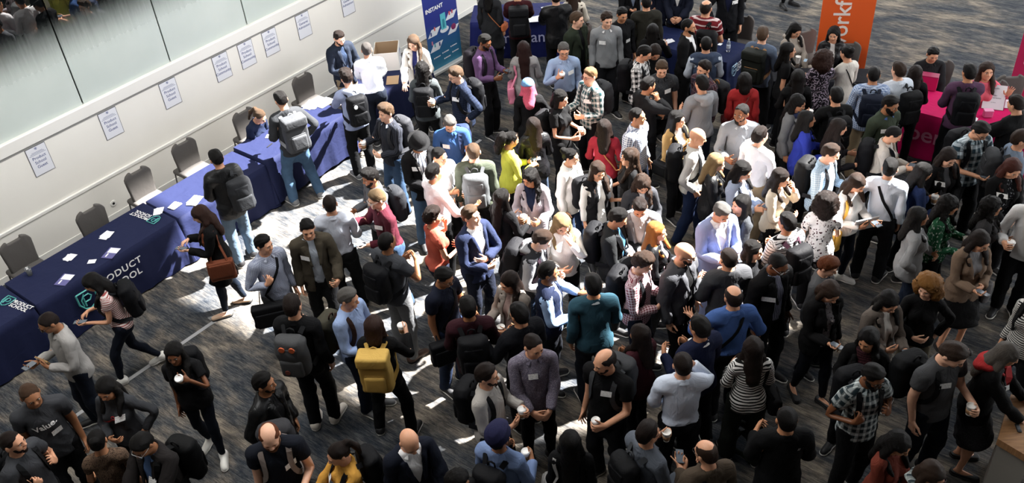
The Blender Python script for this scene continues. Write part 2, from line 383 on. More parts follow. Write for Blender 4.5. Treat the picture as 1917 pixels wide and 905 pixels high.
def torso(S, sex, g=0.0, arms='long', ag=None, k=.05, waist=True):
    """body solid grown by g; ag = growth of the arms"""
    J = SK[sex]; f = sex == 'f'; ag = g if ag is None else ag
    def E(c, r, kk=k): S.ell(c, np.array(r) + g, kk)
    if waist:
        E((0, .01, .945), (.16, .116, .13) if f else (.152, .11, .13)); E((-.075, .055, .92), (.085, .085, .1)); E((.075, .055, .92), (.085, .085, .1))
    E((0, .0, 1.09), (.122, .096, .17) if f else (.142, .11, .17)); E((0, .005, 1.27), (.138, .103, .18) if f else (.155, .117, .19))
    if f: E((-.068, -.075, 1.275), (.062, .06, .065), .04); E((.068, -.075, 1.275), (.062, .06, .065), .04)
    for s in 'LR':
        sh = J['sh' + s]; r = .043 if f else .053
        S.cone((0, .02, 1.435), sh + [0, 0, -.005], .055 + g, r + .004 + g, k); S.cone((0, .025, 1.49), sh * [.6, 1, 1] + [0, 0, .02], .04 + g, .042 + g, k)
        if arms: 
            S.cone(sh, J['el' + s], r + ag, (.037 if f else .043) + ag, .04)
            if arms == 'long': S.cone(J['el' + s], J['wr' + s], (.036 if f else .043) + ag, (.024 if f else .029) + ag, .03)
def legs(S, sex, g=0.0, k=.04, lo=None):
    J = SK[sex]; f = sex == 'f'
    for s in 'LR':
        S.cone(J['hi' + s], J['kn' + s], .086 + g, (.053 if f else .058) + g, k); S.cone(J['kn' + s], J['an' + s] - [0, 0, .0], (.05 if f else .055) + g, (.034 if f else .038) + (g if lo is None else lo), k)
        S.ell(J['kn' + s] + [0, .025, -.12], (.048 + g, .05 + g, .11), k)
def head(S):
    S.ell((0, .012, 1.665), (.076, .097, .086), .02); S.ell((0, -.028, 1.615), (.061, .066, .085), .03); S.ell((0, -.036, 1.572), (.049, .05, .044), .03); S.ell((0, -.078, 1.547), (.02, .017, .018), .025)
    S.cone((-.034, -.08, 1.656), (.034, -.08, 1.656), .013, .013, .015); S.cone((0, -.088, 1.65), (0, -.108, 1.614), .008, .013, .012)
    for g in (-1, 1):
        S.ell((g * .036, -.066, 1.61), (.022, .02, .024), .02); S.ell((g * .031, -.101, 1.637), (.016, .018, .012), .012, cut=True)
        S.ell((g * .078, .012, 1.628), (.01, .02, .032), .008); S.ell((g * .012, -.106, 1.612), (.009, .009, .008), .008)
    S.cone((-.018, -.087, 1.584), (.018, -.087, 1.584), .008, .008, .008); S.cone((-.014, -.086, 1.573), (.014, -.086, 1.573), .008, .008, .006)
    S.cone((0, .022, 1.44), (0, .004, 1.59), .06, .052, .03)
def hand(S, J, s):
    g = 1 if s == 'L' else -1; wr = J['wr' + s]; d = np.array([g * S2, 0, -S2]); Y = np.array([0, 1., 0]); 
    for ac, r in ((-.028, .017), (-.01, .018), (.01, .017), (.027, .015)): S.cone(wr + d * .005 + Y * ac * .6, wr + d * .085 + Y * ac, r, r * .85, .012)
    for q in range(4): r = (.0092, .0095, .009, .008)[q]; S.cone(J[f'f{q}a{s}'], J[f'f{q}b{s}'], r, r * .92, .002); S.cone(J[f'f{q}b{s}'], J[f'f{q}c{s}'], r * .92, r * .75, .002)
    S.cone(wr + d * .01 - Y * .012, J['f4a' + s], .016, .014, .012); S.cone(J['f4a' + s], J['f4b' + s], .014, .011, .006); S.cone(J['f4b' + s], J['f4c' + s], .011, .0085, .003)
class Tpl:
    def __init__(s, V, T, sex, Wt=None, name='part'):
        s.V = V; s.T = T; s.sex = sex; s.W = weights(V, sex) if Wt is None else Wt; s.rest = patcoord(V, s.W, sex); s.me = tri_mesh(name, V, T, s.rest); s.me.use_fake_user = False
TP = {}
HEADW = np.zeros(len(BN)); HEADW[BI['hea']] = 1
def body_tpl(sex, bare=False):
    S = SDF((0 - .012, -.2, -.02), (.78 if sex == 'm' else .75, .2, 1.79), .006); J = SK[sex]
    torso(S, sex, -.01, ag=-.003); legs(S, sex, -.004 if bare else -.036); head(S); hand(S, J, 'L'); S.cone(J['an' + 'L'] + [0, .02, -.04], J['to' + 'L'], .033, .028, .03)
    # only the +x half was sampled: mirror the field
    h = S.h; full = SDF((-S.lo[0] - (S.n[0] - 1) * h, -.2, -.02), (S.lo[0] + (S.n[0] - 1) * h, S.lo[1] + (S.n[1] - 1) * h - .5 * h, S.lo[2] + (S.n[2] - 1) * h - .5 * h), h)
    i0 = int(round(-S.lo[0] / h)); v = S.v; full = SDF((-(S.n[0] - 1 - i0) * h, S.lo[1], S.lo[2]), (0, 0, 0), h)
    full.v = np.concatenate([v[i0:][::-1], v[i0 + 1:]], 0).copy(); full.n = np.array(full.v.shape)
    V, Q = full.mesh(1)
    w = np.full(len(V), 1.0); w[V[:, 2] > 1.5] = .18
    for s in 'LR': w[np.linalg.norm(V - J['f1a' + s], axis=1) < .13] = .3
    V, T = decim(V, Q, 6200, w)
    t = Tpl(V, T, sex, name='body'); lip = np.exp(-(((V - [0, -.092, 1.579]) / [.02, .012, .009]) ** 2).sum(1)); lip[lip < .2] = 0
    a = t.me.attributes.new('lip', 'FLOAT', 'POINT'); a.data.foreach_set('value', lip.astype(f32)); return t
AB = ((-.75, -.27, .0), (.75, .27, 1.6))
def folds(a=.004):
    return lambda X, Y, Z: a * np.sin(34 * Z + 16 * X + 2.2 * np.sin(17 * X + 9 * Y) + 2.0 * np.sin(13 * Z)) + a * .6 * np.sin(46 * X - 30 * Z + 20 * Y)
def armcut(S, sex, t, perp=.125):
    J = SK[sex]
    for s in 'LR':
        d = (J['wr' + s] - J['el' + s]); d /= np.linalg.norm(d); q = J['sh' + s] + d * t; g = 1 if s == 'L' else -1
        def fn(X, Y, Z, q=q, d=d, g=g, sh=J['sh' + s]):
            pp = (X - sh[0]) * g * S2 + (Z - sh[2]) * S2
            return np.where((g * X > .1) & (np.abs(pp) < perp), (X - q[0]) * d[0] + (Z - q[2]) * d[2], -1) + 0 * Y
        S.clip(fn)
def top_tpl(kind, sex):
    f = sex == 'f'; hem = dict(tee=.86, shirt=.86, tuck=.985, crop=.93, sweater=.88, jacket=.80, blazer=.80, coat=.58, vest=.86, inner=.9)[kind]
    S = SDF((-.76, -.27, hem - .06), (.76, .27, 1.6), .0105); out = kind in ('jacket', 'blazer', 'coat', 'vest')
    g = .023 if kind in ('jacket', 'coat') else .030 if kind == 'vest' else .021 if kind == 'blazer' else .012 if kind in ('tee', 'tuck', 'crop', 'inner') else .0135
    torso(S, sex, g, None if kind in ('vest', 'inner') else 'short' if kind in ('tee', 'crop') else 'long', ag=g + (.010 if kind in ('tee',) else .004))
    if kind == 'vest': armcut(S, sex, .03, .085)
    if hem < .95 and kind not in ('crop', 'inner'):      # loose hem
        S.cone((0, .01, 1.0), (0, .01, hem - .04), (.155 if f else .152) + g, (.165 if f else .158) + g + (.03 if hem < .7 else .012), .05, sy=.78)
    S.warp(folds(.0036 if not out else .0045))
    if kind == 'vest': S.warp(lambda X, Y, Z: .007 * np.abs(np.sin(38 * Z)))
    S.clip(lambda X, Y, Z: hem - Z + .006 * np.sin(14 * X + 3) + 0 * Y)
    armcut(S, sex, .155 if kind == 'tee' else .12 if kind == 'crop' else .535 if out else .515)
    S.clip(lambda X, Y, Z: Z - 1.512 - .4 * np.clip(Y, -.12, .04) + 0 * X)
    S.cone((0, .02, 1.46), (0, .0, 1.6), .06, .075, .008, cut=True)
    if kind in ('jacket', 'coat', 'vest'):
        S.clip(lambda X, Y, Z: np.where(Y < .0, (.034 + np.clip(1.45 - Z, 0, .8) * .055) - np.abs(X), -1), .006)
    if kind == 'inner': S.clip(lambda X, Y, Z: Y - .06 + 0 * X * Z)
    if kind == 'blazer':
        S.clip(lambda X, Y, Z: np.where(Y < .0, np.clip((Z - 1.13) * .27, -.02, .1) + np.clip(.96 - Z, 0, .3) * .25 - np.abs(X), -1), .006)
    if kind in ('blazer', 'jacket', 'coat'):
        y0 = -.145 if not f else -.15
        for s in (-1, 1): S.cone((s * .05, y0 - .012, 1.2), (s * .095, -.085, 1.42), .018, .03, .012, sy=.5)
    V, Q = S.mesh(1); V, T = decim(V, Q, dict(coat=3000, inner=800, vest=1800).get(kind, 2500)); return Tpl(V, T, sex, name=kind)
def trousers_tpl(kind, sex):
    S = SDF((-.26, -.24, .0), (.26, .24, 1.08), .0105); g = dict(slim=.004, reg=.015, wide=.03)[kind]
    torso(S, sex, .007, None); legs(S, sex, g, lo=g + (.014 if kind == 'reg' else .03 if kind == 'wide' else .0)); S.warp(folds(.0035))
    S.clip(lambda X, Y, Z: np.maximum(Z - 1.0, (.062 if kind != 'slim' else .1) - Z) + 0 * X * Y)
    V, Q = S.mesh(1); V, T = decim(V, Q, 1900); return Tpl(V, T, sex, name='trousers')
def skirt_tpl(sex):
    S = SDF((-.34, -.3, .36), (.34, .3, 1.06), .011); torso(S, sex, .009, None); S.cone((0, .01, .95), (0, .0, .44), .165, .23, .04, sy=.8); S.warp(folds(.008))
    S.clip(lambda X, Y, Z: np.maximum(Z - 1.01, .47 - Z) + 0 * X * Y); V, Q = S.mesh(1); V, T = decim(V, Q, 1400)
    Wt = weights(V, sex); t = Tpl(V, T, sex, name='skirt'); return t
def shoe_tpl(kind, side):
    g = 1 if side == 'L' else -1; S = SDF((g * .11 - .08, -.22, -.02), (g * .11 + .08, .12, .2), .007); J = SK['m']; a = J['an' + side]; t = J['to' + side]
    S.cone(a + [0, .03, -.035], (t[0], t[1] - .02, .035), .046, .037, .03); S.cone((t[0] - g * .012, t[1] + .04, .03), (t[0] + g * .004, t[1] - .035, .026), .036, .03, .02)
    if kind != 'pump': S.cone(a + [0, .02, -.03], a + [0, .012, .045], .047, .044, .04)
    S.clip(lambda X, Y, Z: np.maximum(.018 - Z, Z - (.125 if kind == 'boot' else .1 if kind == 'sneaker' else .055)) + 0 * X * Y)
    if kind == 'pump': S.ell((t[0], a[1] - .03, .075), (.034, .075, .04), .01, cut=True)
    V, Q = S.mesh(1); V, T = decim(V, Q, 420); W1 = np.zeros((len(V), len(BN))); W1[:, BI['fo' + side]] = 1; tt = Tpl(V, T, 'm', W1, name='shoe')
    S = SDF((g * .11 - .09, -.23, -.03), (g * .11 + .09, .13, .1), .007)
    S.cone((a[0], a[1] + .03, .02), (t[0], t[1] - .02, .02), .05, .042, .03); S.cone((t[0] - g * .012, t[1] + .04, .02), (t[0] + g * .004, t[1] - .036, .02), .04, .034, .02)
    S.clip(lambda X, Y, Z: np.maximum(.002 - Z, Z - .026) + 0 * X * Y); V, Q = S.mesh(0); V, T = decim(V, Q, 220); W1 = np.zeros((len(V), len(BN))); W1[:, BI['fo' + side]] = 1
    return tt, Tpl(V, T, 'm', W1, name='sole')
def hn(a, f):
    return lambda X, Y, Z: a * (np.sin(f * X + 2.1 * np.sin(f * .7 * Z)) * np.sin(f * Y + 1.7 * np.sin(f * .6 * X)) * np.sin(f * Z + 1.3) + .5 * np.sin(2.1 * f * X + f * Z) * np.sin(1.9 * f * Y - f * Z))
def hair_tpl(kind, sex):
    S = SDF((-.22, -.19, 1.1), (.22, .3, 1.9), .0085); thick = dict(crew=.001, ring=.002, short=.004, side=.006, curly=.010, long=.012, vlong=.012, wavy=.014, lcurly=.018, big=.02, bob=.014, pony=.003, bun=.003, cpony=.004, pink=.012)[kind]
    back = kind in ('long', 'vlong', 'wavy', 'lcurly', 'big', 'bob', 'pink')
    if back: S.ell((0, .016, 1.668), (.078 + thick, .099 + thick, .088 + thick), .01)
    else:
        S.ell((0, .012, 1.665), (.077, .098, .087), .01); S.ell((0, .06, 1.615), (.058, .045, .05), .02)
        if kind in ('side', 'short'): S.ell((.006, -.01, 1.722), (.06, .066, .03 if kind == 'short' else .037), .03)
        if kind == 'curly': S.ell((0, -.015, 1.73), (.075, .08, .05), .02)
        hl = .104 if kind not in ('crew', 'ring') else .112
        def grow(X, Y, Z):
            fe = (1 - np.sqrt((X / .073) ** 2 + ((Y + .125) / .104) ** 2 + ((Z - 1.605) / hl) ** 2)) * .085; zl = 1.618 - np.clip((Y + .015) * 1.1, -.03, .052)
            t = np.clip(-np.maximum(fe, zl - Z) / .032, 0, 1); return .006 - (thick + .008) * t ** .8
        S.warp(grow)
    # face opening and hairline
    if back:
        S.ell((0, -.125, 1.605), (.076, .108, .104), .008, cut=True)
        S.clip(lambda X, Y, Z: (1.6 - np.clip(Y * 1.6, -.04, .075 if kind != 'big' else .2)) - Z + 0 * X, .012)
    if kind == 'ring': S.ell((0, -.03, 1.765), (.068, .11, .07), .01, cut=True); S.clip(lambda X, Y, Z: Z - 1.722 + 0 * X * Y, .01)
    if back:
        zb = dict(long=1.36, vlong=1.2, wavy=1.33, lcurly=1.34, big=1.52, bob=1.53, pink=1.4)[kind]; w = .062
        S.cone((0, .05, 1.66), (0, .085, max(zb, 1.46)), .088, .082, .03, sy=.75)
        if zb < 1.46: S.cone((0, .085, 1.47), (0, .145, zb), .085, .07, .04, sy=.55)
        for g in (-1, 1):
            S.cone((g * .07, .005, 1.68), (g * .085, .01, 1.53), .028, .034, .025)
            if zb < 1.5: S.cone((g * .085, .01, 1.54), (g * .10, -.05 if g > 0 else .0, 1.47), .033, .036, .03); S.cone((g * .10, -.05 if g > 0 else 0, 1.47), (g * .095, -.135 if g > 0 else -.105, max(zb, 1.32)), .034, .022, .03)
        S.ell((0, -.135, 1.605), (.066, .128, .104), .008, cut=True)
    if kind == 'big':
        for c, r in (((0, .03, 1.7), (.135, .12, .1)), ((-.1, .02, 1.6), (.065, .075, .1)), ((.1, .02, 1.6), (.065, .075, .1)), ((0, .09, 1.58), (.12, .08, .12))): S.ell(c, r, .03)
        S.ell((0, -.14, 1.61), (.078, .132, .096), .01, cut=True)
    if kind == 'pony': S.ell((0, .115, 1.7), (.028, .03, .028), .02); S.cone((0, .13, 1.69), (.0, .165, 1.56), .028, .032, .02); S.cone((0, .165, 1.56), (0, .16, 1.42), .032, .016, .02)
    if kind == 'cpony': S.ell((0, .15, 1.64), (.085, .07, .1), .02); S.ell((0, .16, 1.54), (.08, .06, .09), .03)
    if kind == 'bun': S.ell((0, .115, 1.7), (.045, .042, .045), .015)
    if kind in ('curly', 'lcurly', 'big', 'cpony'): S.warp(hn(.011 if kind != 'curly' else .007, 75))
    elif kind == 'wavy': S.warp(hn(.006, 48))
    else: S.warp(lambda X, Y, Z: (.0022 if kind not in ('crew', 'ring') else .001) * np.sin(110 * X + 40 * Y + 5 * np.sin(26 * Z + 15 * Y)) + .0014 * np.sin(90 * Y + 55 * X + 3 * np.sin(40 * Z)))
    V, Q = S.mesh(1 if kind not in ('curly', 'big', 'lcurly') else 0); V, T = decim(V, Q, 1100 if not back else 1600)
    Wt = np.zeros((len(V), len(BN))); b = np.clip((1.54 - V[:, 2]) / .09, 0, 1); b = b * b * (3 - 2 * b); Wt[:, BI['hea']] = 1 - b; Wt[:, BI['che']] = b
    return Tpl(V, T, sex, Wt, name='hair')
def head_rigid(S, n, name, smooth=1):
    V, Q = S.mesh(smooth); V, T = decim(V, Q, n); return Tpl(V, T, 'm', np.tile(HEADW, (len(V), 1)), name=name)
def beard_tpl(full):
    S = SDF((-.12, -.16, 1.46), (.12, .1, 1.68), .0065); g = .006 if not full else .013
    S.ell((0, -.036, 1.572), (.049 + g, .05 + g, .044 + g), .02); S.ell((0, -.028, 1.6), (.060 + g, .064 + g, .06), .02); S.ell((0, -.078, 1.547 - g), (.022 + g, .019 + g * .6, .02 + g), .02)
    S.clip(lambda X, Y, Z: Z - (1.6 + np.clip(np.abs(X) - .04, -.02, .1) * 1.6) + 0 * Y, .01); S.clip(lambda X, Y, Z: Y + .0 * X * Z)
    S.cone((-.012, -.105, 1.579), (.012, -.105, 1.579), .013, .013, .004, cut=True, sy=2); S.warp(hn(.002, 160)); return head_rigid(S, 420, 'beard')
def hat_tpl(kind):
    S = SDF((-.19, -.2, 1.5), (.19, .22, 1.88), .0085)
    if kind == 'cap': S.ell((0, .016, 1.685), (.1, .118, .098), .01); S.clip(lambda X, Y, Z: 1.672 - Z + .2 * Y + 0 * X)
    if kind == 'bowler':
        S.ell((0, .01, 1.71), (.098, .115, .1), .01); S.clip(lambda X, Y, Z: 1.69 - Z + 0 * X * Y)
        S.ell((0, .01, 1.694), (.145, .168, .016), .012)
    if kind == 'turban':
        S.ell((0, .02, 1.70), (.108, .128, .1), .01); S.ell((0, -.02, 1.75), (.075, .085, .055), .03); S.ell((0, .05, 1.73), (.09, .09, .08), .03); S.ell((0, -.13, 1.6), (.08, .1, .085), .01, cut=True)
        S.clip(lambda X, Y, Z: 1.63 - Z - np.clip(Y, 0, .05) * .8 + 0 * X); S.warp(lambda X, Y, Z: .004 * np.sin(90 * (Z - .5 * np.abs(X)) + 20 * Y))
    return head_rigid(S, 700, 'hat')
def rigid(mb_v, mb_f, bone, name):
    V = np.array(mb_v); T = []
    for q in mb_f:
        for i in range(1, len(q) - 1): T.append((q[0], q[i], q[i + 1]))
    W1 = np.zeros((len(V), len(BN))); W1[:, BI[bone]] = 1; return Tpl(V, np.array(T), 'm', W1, name=name)
def tpl(key, *a):
    if (key,) + a not in TP:
        fn = dict(body=body_tpl, top=top_tpl, pants=trousers_tpl, skirt=skirt_tpl, shoe=shoe_tpl, hair=hair_tpl, beard=beard_tpl, hat=hat_tpl, eyes=eyes_tpl, brows=brows_tpl, glasses=glasses_tpl, collar=collar_tpl, hood=hood_tpl, belt=belt_tpl)[key]; TP[(key,) + a] = fn(*a)
    return TP[(key,) + a]
def ball(c, r, n=8, m=6):
    V = []; F = []
    for i in range(m + 1):
        for k in range(n): a = math.pi * i / m; b = 2 * math.pi * k / n; V.append((c[0] + r[0] * math.sin(a) * math.cos(b), c[1] - r[1] * math.cos(a), c[2] + r[2] * math.sin(a) * math.sin(b)))
    for i in range(m):
        for k in range(n): F.append((i * n + k, (i + 1) * n + k, (i + 1) * n + (k + 1) % n, i * n + (k + 1) % n))
    return V, F
def eyes_tpl(g):
    m = MB().add(*ball((g * .031, -.079, 1.637), (.0135, .0105, .0085))); nv = len(m.v); m.add(*ball((g * .031, -.0885, 1.637), (.0062, .0025, .0062)))
    t = rigid(m.v, m.f, 'hea', 'eye'); t.iris = (t.T[:, 0] >= nv); return t
def brows_tpl(g):
    m = MB().tube([(g * .013, -.0955, 1.655), (g * .03, -.0955, 1.661), (g * .049, -.083, 1.655)], [.0032, .0042, .002], 5)
    return rigid(m.v, m.f, 'hea', 'eyebrow')
def glasses_tpl():
    m = MB()
    for g in (-1, 1):
        m.tube([(g * .032 + .022 * math.cos(t * math.pi / 5), -.107 + .003 * abs(math.cos(t * math.pi / 5)), 1.636 + .017 * math.sin(t * math.pi / 5)) for t in range(11)], .0024, 5)
        m.tube([(g * .054, -.104, 1.642), (g * .074, -.05, 1.645), (g * .08, .02, 1.642)], .0022, 5)
    m.tube([(-.01, -.109, 1.642), (.01, -.109, 1.642)], .002, 5); return rigid(m.v, m.f, 'hea', 'glasses')
def collar_tpl(sex):
    V = []; F = []; n = 22
    for i in range(n + 1):
        a = math.radians(-150 + 300 * i / n); x, y = math.sin(a), math.cos(a); fr = max(0, -y)
        for r, z in ((.066, 1.462), (.068, 1.503 - .025 * fr), (.074, 1.503 - .025 * fr), (.092 + .012 * fr, 1.468 - .022 * fr)): V.append((x * r * 1.02, .014 + y * r - .012 * fr, z + .012 * max(0, y)))
    for i in range(n):
        for k in range(3): F.append((i * 4 + k, (i + 1) * 4 + k, (i + 1) * 4 + k + 1, i * 4 + k + 1))
    t = rigid(V, F, 'che', 'collar'); b = np.clip((t.V[:, 2] - 1.46) / .08, 0, .6); t.W[:, BI['nec']] = b; t.W[:, BI['che']] = 1 - b; return t
def hood_tpl():
    S = SDF((-.2, -.12, 1.36), (.2, .26, 1.6), .0095); S.ell((0, .085, 1.475), (.125, .085, .065), .02); S.ell((0, .14, 1.43), (.09, .05, .07), .03)
    for g in (-1, 1): S.cone((g * .1, .06, 1.48), (g * .07, -.075, 1.44), .036, .024, .03)
    S.ell((0, .03, 1.53), (.078, .085, .06), .015, cut=True); S.warp(folds(.006)); V, Q = S.mesh(1); V, T = decim(V, Q, 700); W1 = np.zeros((len(V), len(BN))); W1[:, BI['che']] = 1; return Tpl(V, T, 'm', W1, name='hood')
def belt_tpl(sex):
    t = tpl('pants', 'reg', sex); V = []; F = []; n = 28
    for i in range(n):
        a = 2 * math.pi * i / n; r = (.162 if sex == 'm' else .158, .122)
        for z in (.972, 1.004): V.append((math.sin(a) * r[0] * 1.0, .006 - math.cos(a) * r[1], z))
    for i in range(n): F.append((2 * i, 2 * ((i + 1) % n), 2 * ((i + 1) % n) + 1, 2 * i + 1))
    tt = rigid(V, F, 'pel', 'belt'); tt.W = weights(tt.V, sex); return tt
# ------------------------------------------------------------------ posing
def nrm(v): v = np.asarray(v, float); return v / (np.linalg.norm(v) + 1e-9)
def frame(d, n): d = nrm(d); n = np.asarray(n, float); n = nrm(n - d * (n @ d)); return np.stack([d, n, np.cross(d, n)], 1)
def rx(a): c, s = math.cos(a), math.sin(a); return np.array([[1, 0, 0], [0, c, -s], [0, s, c]])
def ry(a): c, s = math.cos(a), math.sin(a); return np.array([[c, 0, s], [0, 1, 0], [-s, 0, c]])
def rz(a): c, s = math.cos(a), math.sin(a); return np.array([[c, -s, 0], [s, c, 0], [0, 0, 1]])
def rot(ax, a): return np.array(Matrix.Rotation(a, 3, Vector(ax)))
D2 = math.radians
# wrist target, elbow pole, finger direction, palm normal, finger curl (for the LEFT arm, chest frame)
ARM = dict(
    down=((.222, -.03, .89), (.12, 1, 0), (.02, -.2, -1), (-1, -.25, 0), 26), back=((.22, .08, .9), (.6, 1, 0), (-.1, .2, -1), (-1, .3, 0), 30),
    cup=((.15, -.27, 1.13), (.38, .5, -.7), (-.5, -.8, .12), (-.8, .5, 0), 52), cupout=((.24, -.30, 1.2), (.4, .6, -.6), (-.2, -.9, .2), (-.95, .2, 0), 52),
    mouth=((.125, -.215, 1.435), (.6, .1, -.8), (-.62, -.25, .6), (-.6, .75, -.1), 50), phone=((.1, -.30, 1.16), (.35, .4, -.8), (-.3, -.9, .1), (-.1, .25, 1), 36),
    tap=((.12, -.29, 1.2), (.4, .4, -.8), (-.55, -.8, -.1), (-.3, .2, -1), 40), strap=((.16, -.16, 1.235), (.5, .3, -.8), (-.45, -.2, .8), (-.45, .8, -.1), 78),
    hip=((.2, -.0, 1.0), (1, .6, 0), (-.55, -.3, -.7), (-.7, .6, -.2), 40), clasp=((.075, -.24, .985), (.6, .7, 0), (-.75, -.35, -.5), (-.3, .9, -.2), 40),
    cross=((-.03, -.2, 1.16), (.9, .0, -.6), (-1, .15, .1), (.1, 1, .1), 30), pocket=((.2, -.05, .96), (.7, 1, 0), (-.25, -.35, -.9), (-.9, .3, 0), 30),
    face=((.085, -.19, 1.43), (.5, -.1, -.9), (-.25, .15, .95), (-.3, 1, 0), 50), ear=((.155, -.1, 1.47), (1, -.1, -.6), (-.25, .25, .9), (-.9, .2, -.2), 45),
    table=((.16, -.41, 1.03), (.8, .4, -.5), (-.2, -1, -.25), (-.1, -.25, -1), 22), raise_=((.32, -.17, 1.36), (.7, .5, -.8), (.15, -.15, 1), (-.2, -1, -.1), 8),
    hold=((.225, -.06, .91), (.15, 1, 0), (-.03, -.3, -1), (-1, -.1, 0), 62), gest=((.27, -.28, 1.12), (.8, .6, -.5), (.2, -.9, .2), (-.2, .3, .9), 22),
    fold=((.06, -.235, 1.1), (.55, .4, -.6), (-.95, -.3, .0), (-.1, .9, .3), 35), lap=((.1, -.36, .92), (.8, .5, -.3), (-.4, -.9, -.1), (0, -.1, -1), 25))
def pose(sex, L='down', R='down', lean=0, tw=0, hy=0, hp=0, ht=0, legs_='stand', seed=0, side=0):
    J = SK[sex]; r = random.Random(seed); X = {}
    sit = legs_ == 'sit'
    pz = .53 if sit else .943
    ft = {}
    if legs_ == 'walk': ft = {'L': (.085, -.26, 0), 'R': (-.085, .26, 22)}
    elif legs_ == 'walkr': ft = {'R': (-.085, -.26, 0), 'L': (.085, .26, 22)}
    elif legs_ == 'step': ft = {'L': (.1, -.13, 0), 'R': (-.1, .14, 6)}
    elif legs_ == 'wide': ft = {'L': (.19, -.03, 0), 'R': (-.19, .03, 0)}
    elif sit: ft = {'L': (.13, -.46, 0), 'R': (-.13, -.42, 0)}
    else: ft = {'L': (.115 + r.uniform(-.03, .03), r.uniform(-.07, .05), 0), 'R': (-.115 + r.uniform(-.03, .03), r.uniform(-.07, .05), 0)}
    if legs_ in ('walk', 'walkr'): pz = .9
    if legs_ in ('wide',): pz = .925
    yaws = {'L': r.uniform(5, 18), 'R': -r.uniform(5, 18)}
    P0 = np.array([r.uniform(-.015, .015) if not sit else 0, 0, pz]); 
    Rp = rx(D2(lean * .25)); Rs = rz(D2(tw * .5)) @ rx(D2(lean * .6)) @ ry(D2(side * .5)); Rc = rz(D2(tw)) @ rx(D2(lean)) @ ry(D2(side))
    X['pel'] = (Rp, P0, J['pel']); ps = P0 + Rp @ (J['spi'] - J['pel']); X['spi'] = (Rs, ps, J['spi'])
    pc = ps + Rs @ (J['che'] - J['spi']); X['che'] = (Rc, pc, J['che']); pn = pc + Rc @ (J['nec'] - J['che'])
    Rh = rz(D2(hy)) @ rx(D2(hp)) @ ry(D2(ht)); Rn = rz(D2(hy * .45 + tw * .5)) @ rx(D2((hp + lean) * .5)); X['nec'] = (Rn, pn, J['nec']); ph = pn + Rn @ (J['hea'] - J['nec']); X['hea'] = (Rh, ph, J['hea'])
    for s, g in (('L', 1), ('R', -1)):
        a = {'L': L, 'R': R}[s]; ov = None
        if isinstance(a, tuple): a, ov = a
        t, pole, fd, pnm, curl = ARM[a]; m = np.array([g, 1, 1]); t = np.array(t) * m; pole = np.array(pole) * m; fd = np.array(fd) * m; pnm = np.array(pnm) * m
        if ov is not None: t = t + np.array(ov) * m
        if a not in ('down', 'hold', 'pocket', 'back'): t = t + np.array([r.uniform(-.015, .015), r.uniform(-.015, .01), r.uniform(-.02, .02)])
        Ra = Rc if abs(lean) < 30 else rz(D2(tw)) @ rx(D2(lean * .5))
        t = pc + Ra @ (t * [1.0 if sex == 'm' else .93, 1, 1] - J['che']); pole = Ra @ pole; fd = Ra @ fd; pnm = Ra @ pnm
        sh = pc + Rc @ (J['sh' + s] - J['che']); v = t - sh; dist = min(np.linalg.norm(v), .530); d = nrm(v); l1, l2 = .285, .25
        ca = (l1 * l1 + dist * dist - l2 * l2) / (2 * l1 * dist); ca = max(-1, min(1, ca)); po = nrm(pole - d * (pole @ d)); el = sh + l1 * (d * ca + po * math.sqrt(1 - ca * ca)); wr = sh + d * dist
        n = np.cross(po, d); d0 = nrm(J['el' + s] - J['sh' + s]); n0 = np.cross(np.array([0, 1., 0]), d0)
        F0 = frame(d0, n0); Ru = frame(el - sh, n) @ F0.T; Rf = frame(wr - el, n) @ F0.T
        ph0 = np.array([-g * S2, 0, -S2]); H0 = frame(d0, ph0); Rhd = frame(fd, pnm) @ H0.T
        # share the roll of the hand with the forearm
        df = nrm(wr - el); pa = Rf @ ph0; pb = Rhd @ ph0; pa = nrm(pa - df * (pa @ df)); pb = nrm(pb - df * (pb @ df)); tw_ = math.atan2(np.dot(np.cross(pa, pb), df), pa @ pb); Rf = rot(df, tw_ * .5) @ Rf
        X['ua' + s] = (Ru, sh, J['sh' + s]); X['fa' + s] = (Rf, el, J['el' + s]); X['ha' + s] = (Rhd, wr, J['wr' + s])
        axis = np.cross(nrm(fd), nrm(pnm - nrm(fd) * (pnm @ nrm(fd))))
        for q in range(5):
            c1, c2 = (curl * (.8 + .12 * q), curl * (1.1 + .1 * q)) if q < 4 else (curl * .25, curl * .4)
            ax = axis if q < 4 else nrm(axis * .5 - nrm(fd) * .6 * (1 if s == 'L' else -1))
            R1 = rot(ax, D2(c1)) @ Rhd; R2 = rot(ax, D2(c1 + c2)) @ Rhd; b0 = wr + Rhd @ (J[f'f{q}a{s}'] - J['wr' + s]); b1 = b0 + R1 @ (J[f'f{q}b{s}'] - J[f'f{q}a{s}'])
            X[f'f{q}a{s}'] = (R1, b0, J[f'f{q}a{s}']); X[f'f{q}b{s}'] = (R2, b1, J[f'f{q}b{s}'])
        X['palm' + s] = (wr + nrm(fd) * .07, nrm(fd), nrm(pnm - nrm(fd) * (pnm @ nrm(fd))), curl)
        # leg
        hp_ = P0 + Rp @ (J['hi' + s] - J['pel']); fx, fy, heel = ft[s]; an = np.array([fx, fy + .015, .08 + .12 * math.sin(D2(heel))]); yw = D2(yaws[s] if not sit else 0)
        v = an - hp_; l1, l2 = np.linalg.norm(J['kn' + s] - J['hi' + s]), np.linalg.norm(J['an' + s] - J['kn' + s]); dist = min(np.linalg.norm(v), l1 + l2 - .002); d = nrm(v); pole = np.array([math.sin(yw), -math.cos(yw), .0]) + (np.array([0, 0, .7]) if sit else 0)
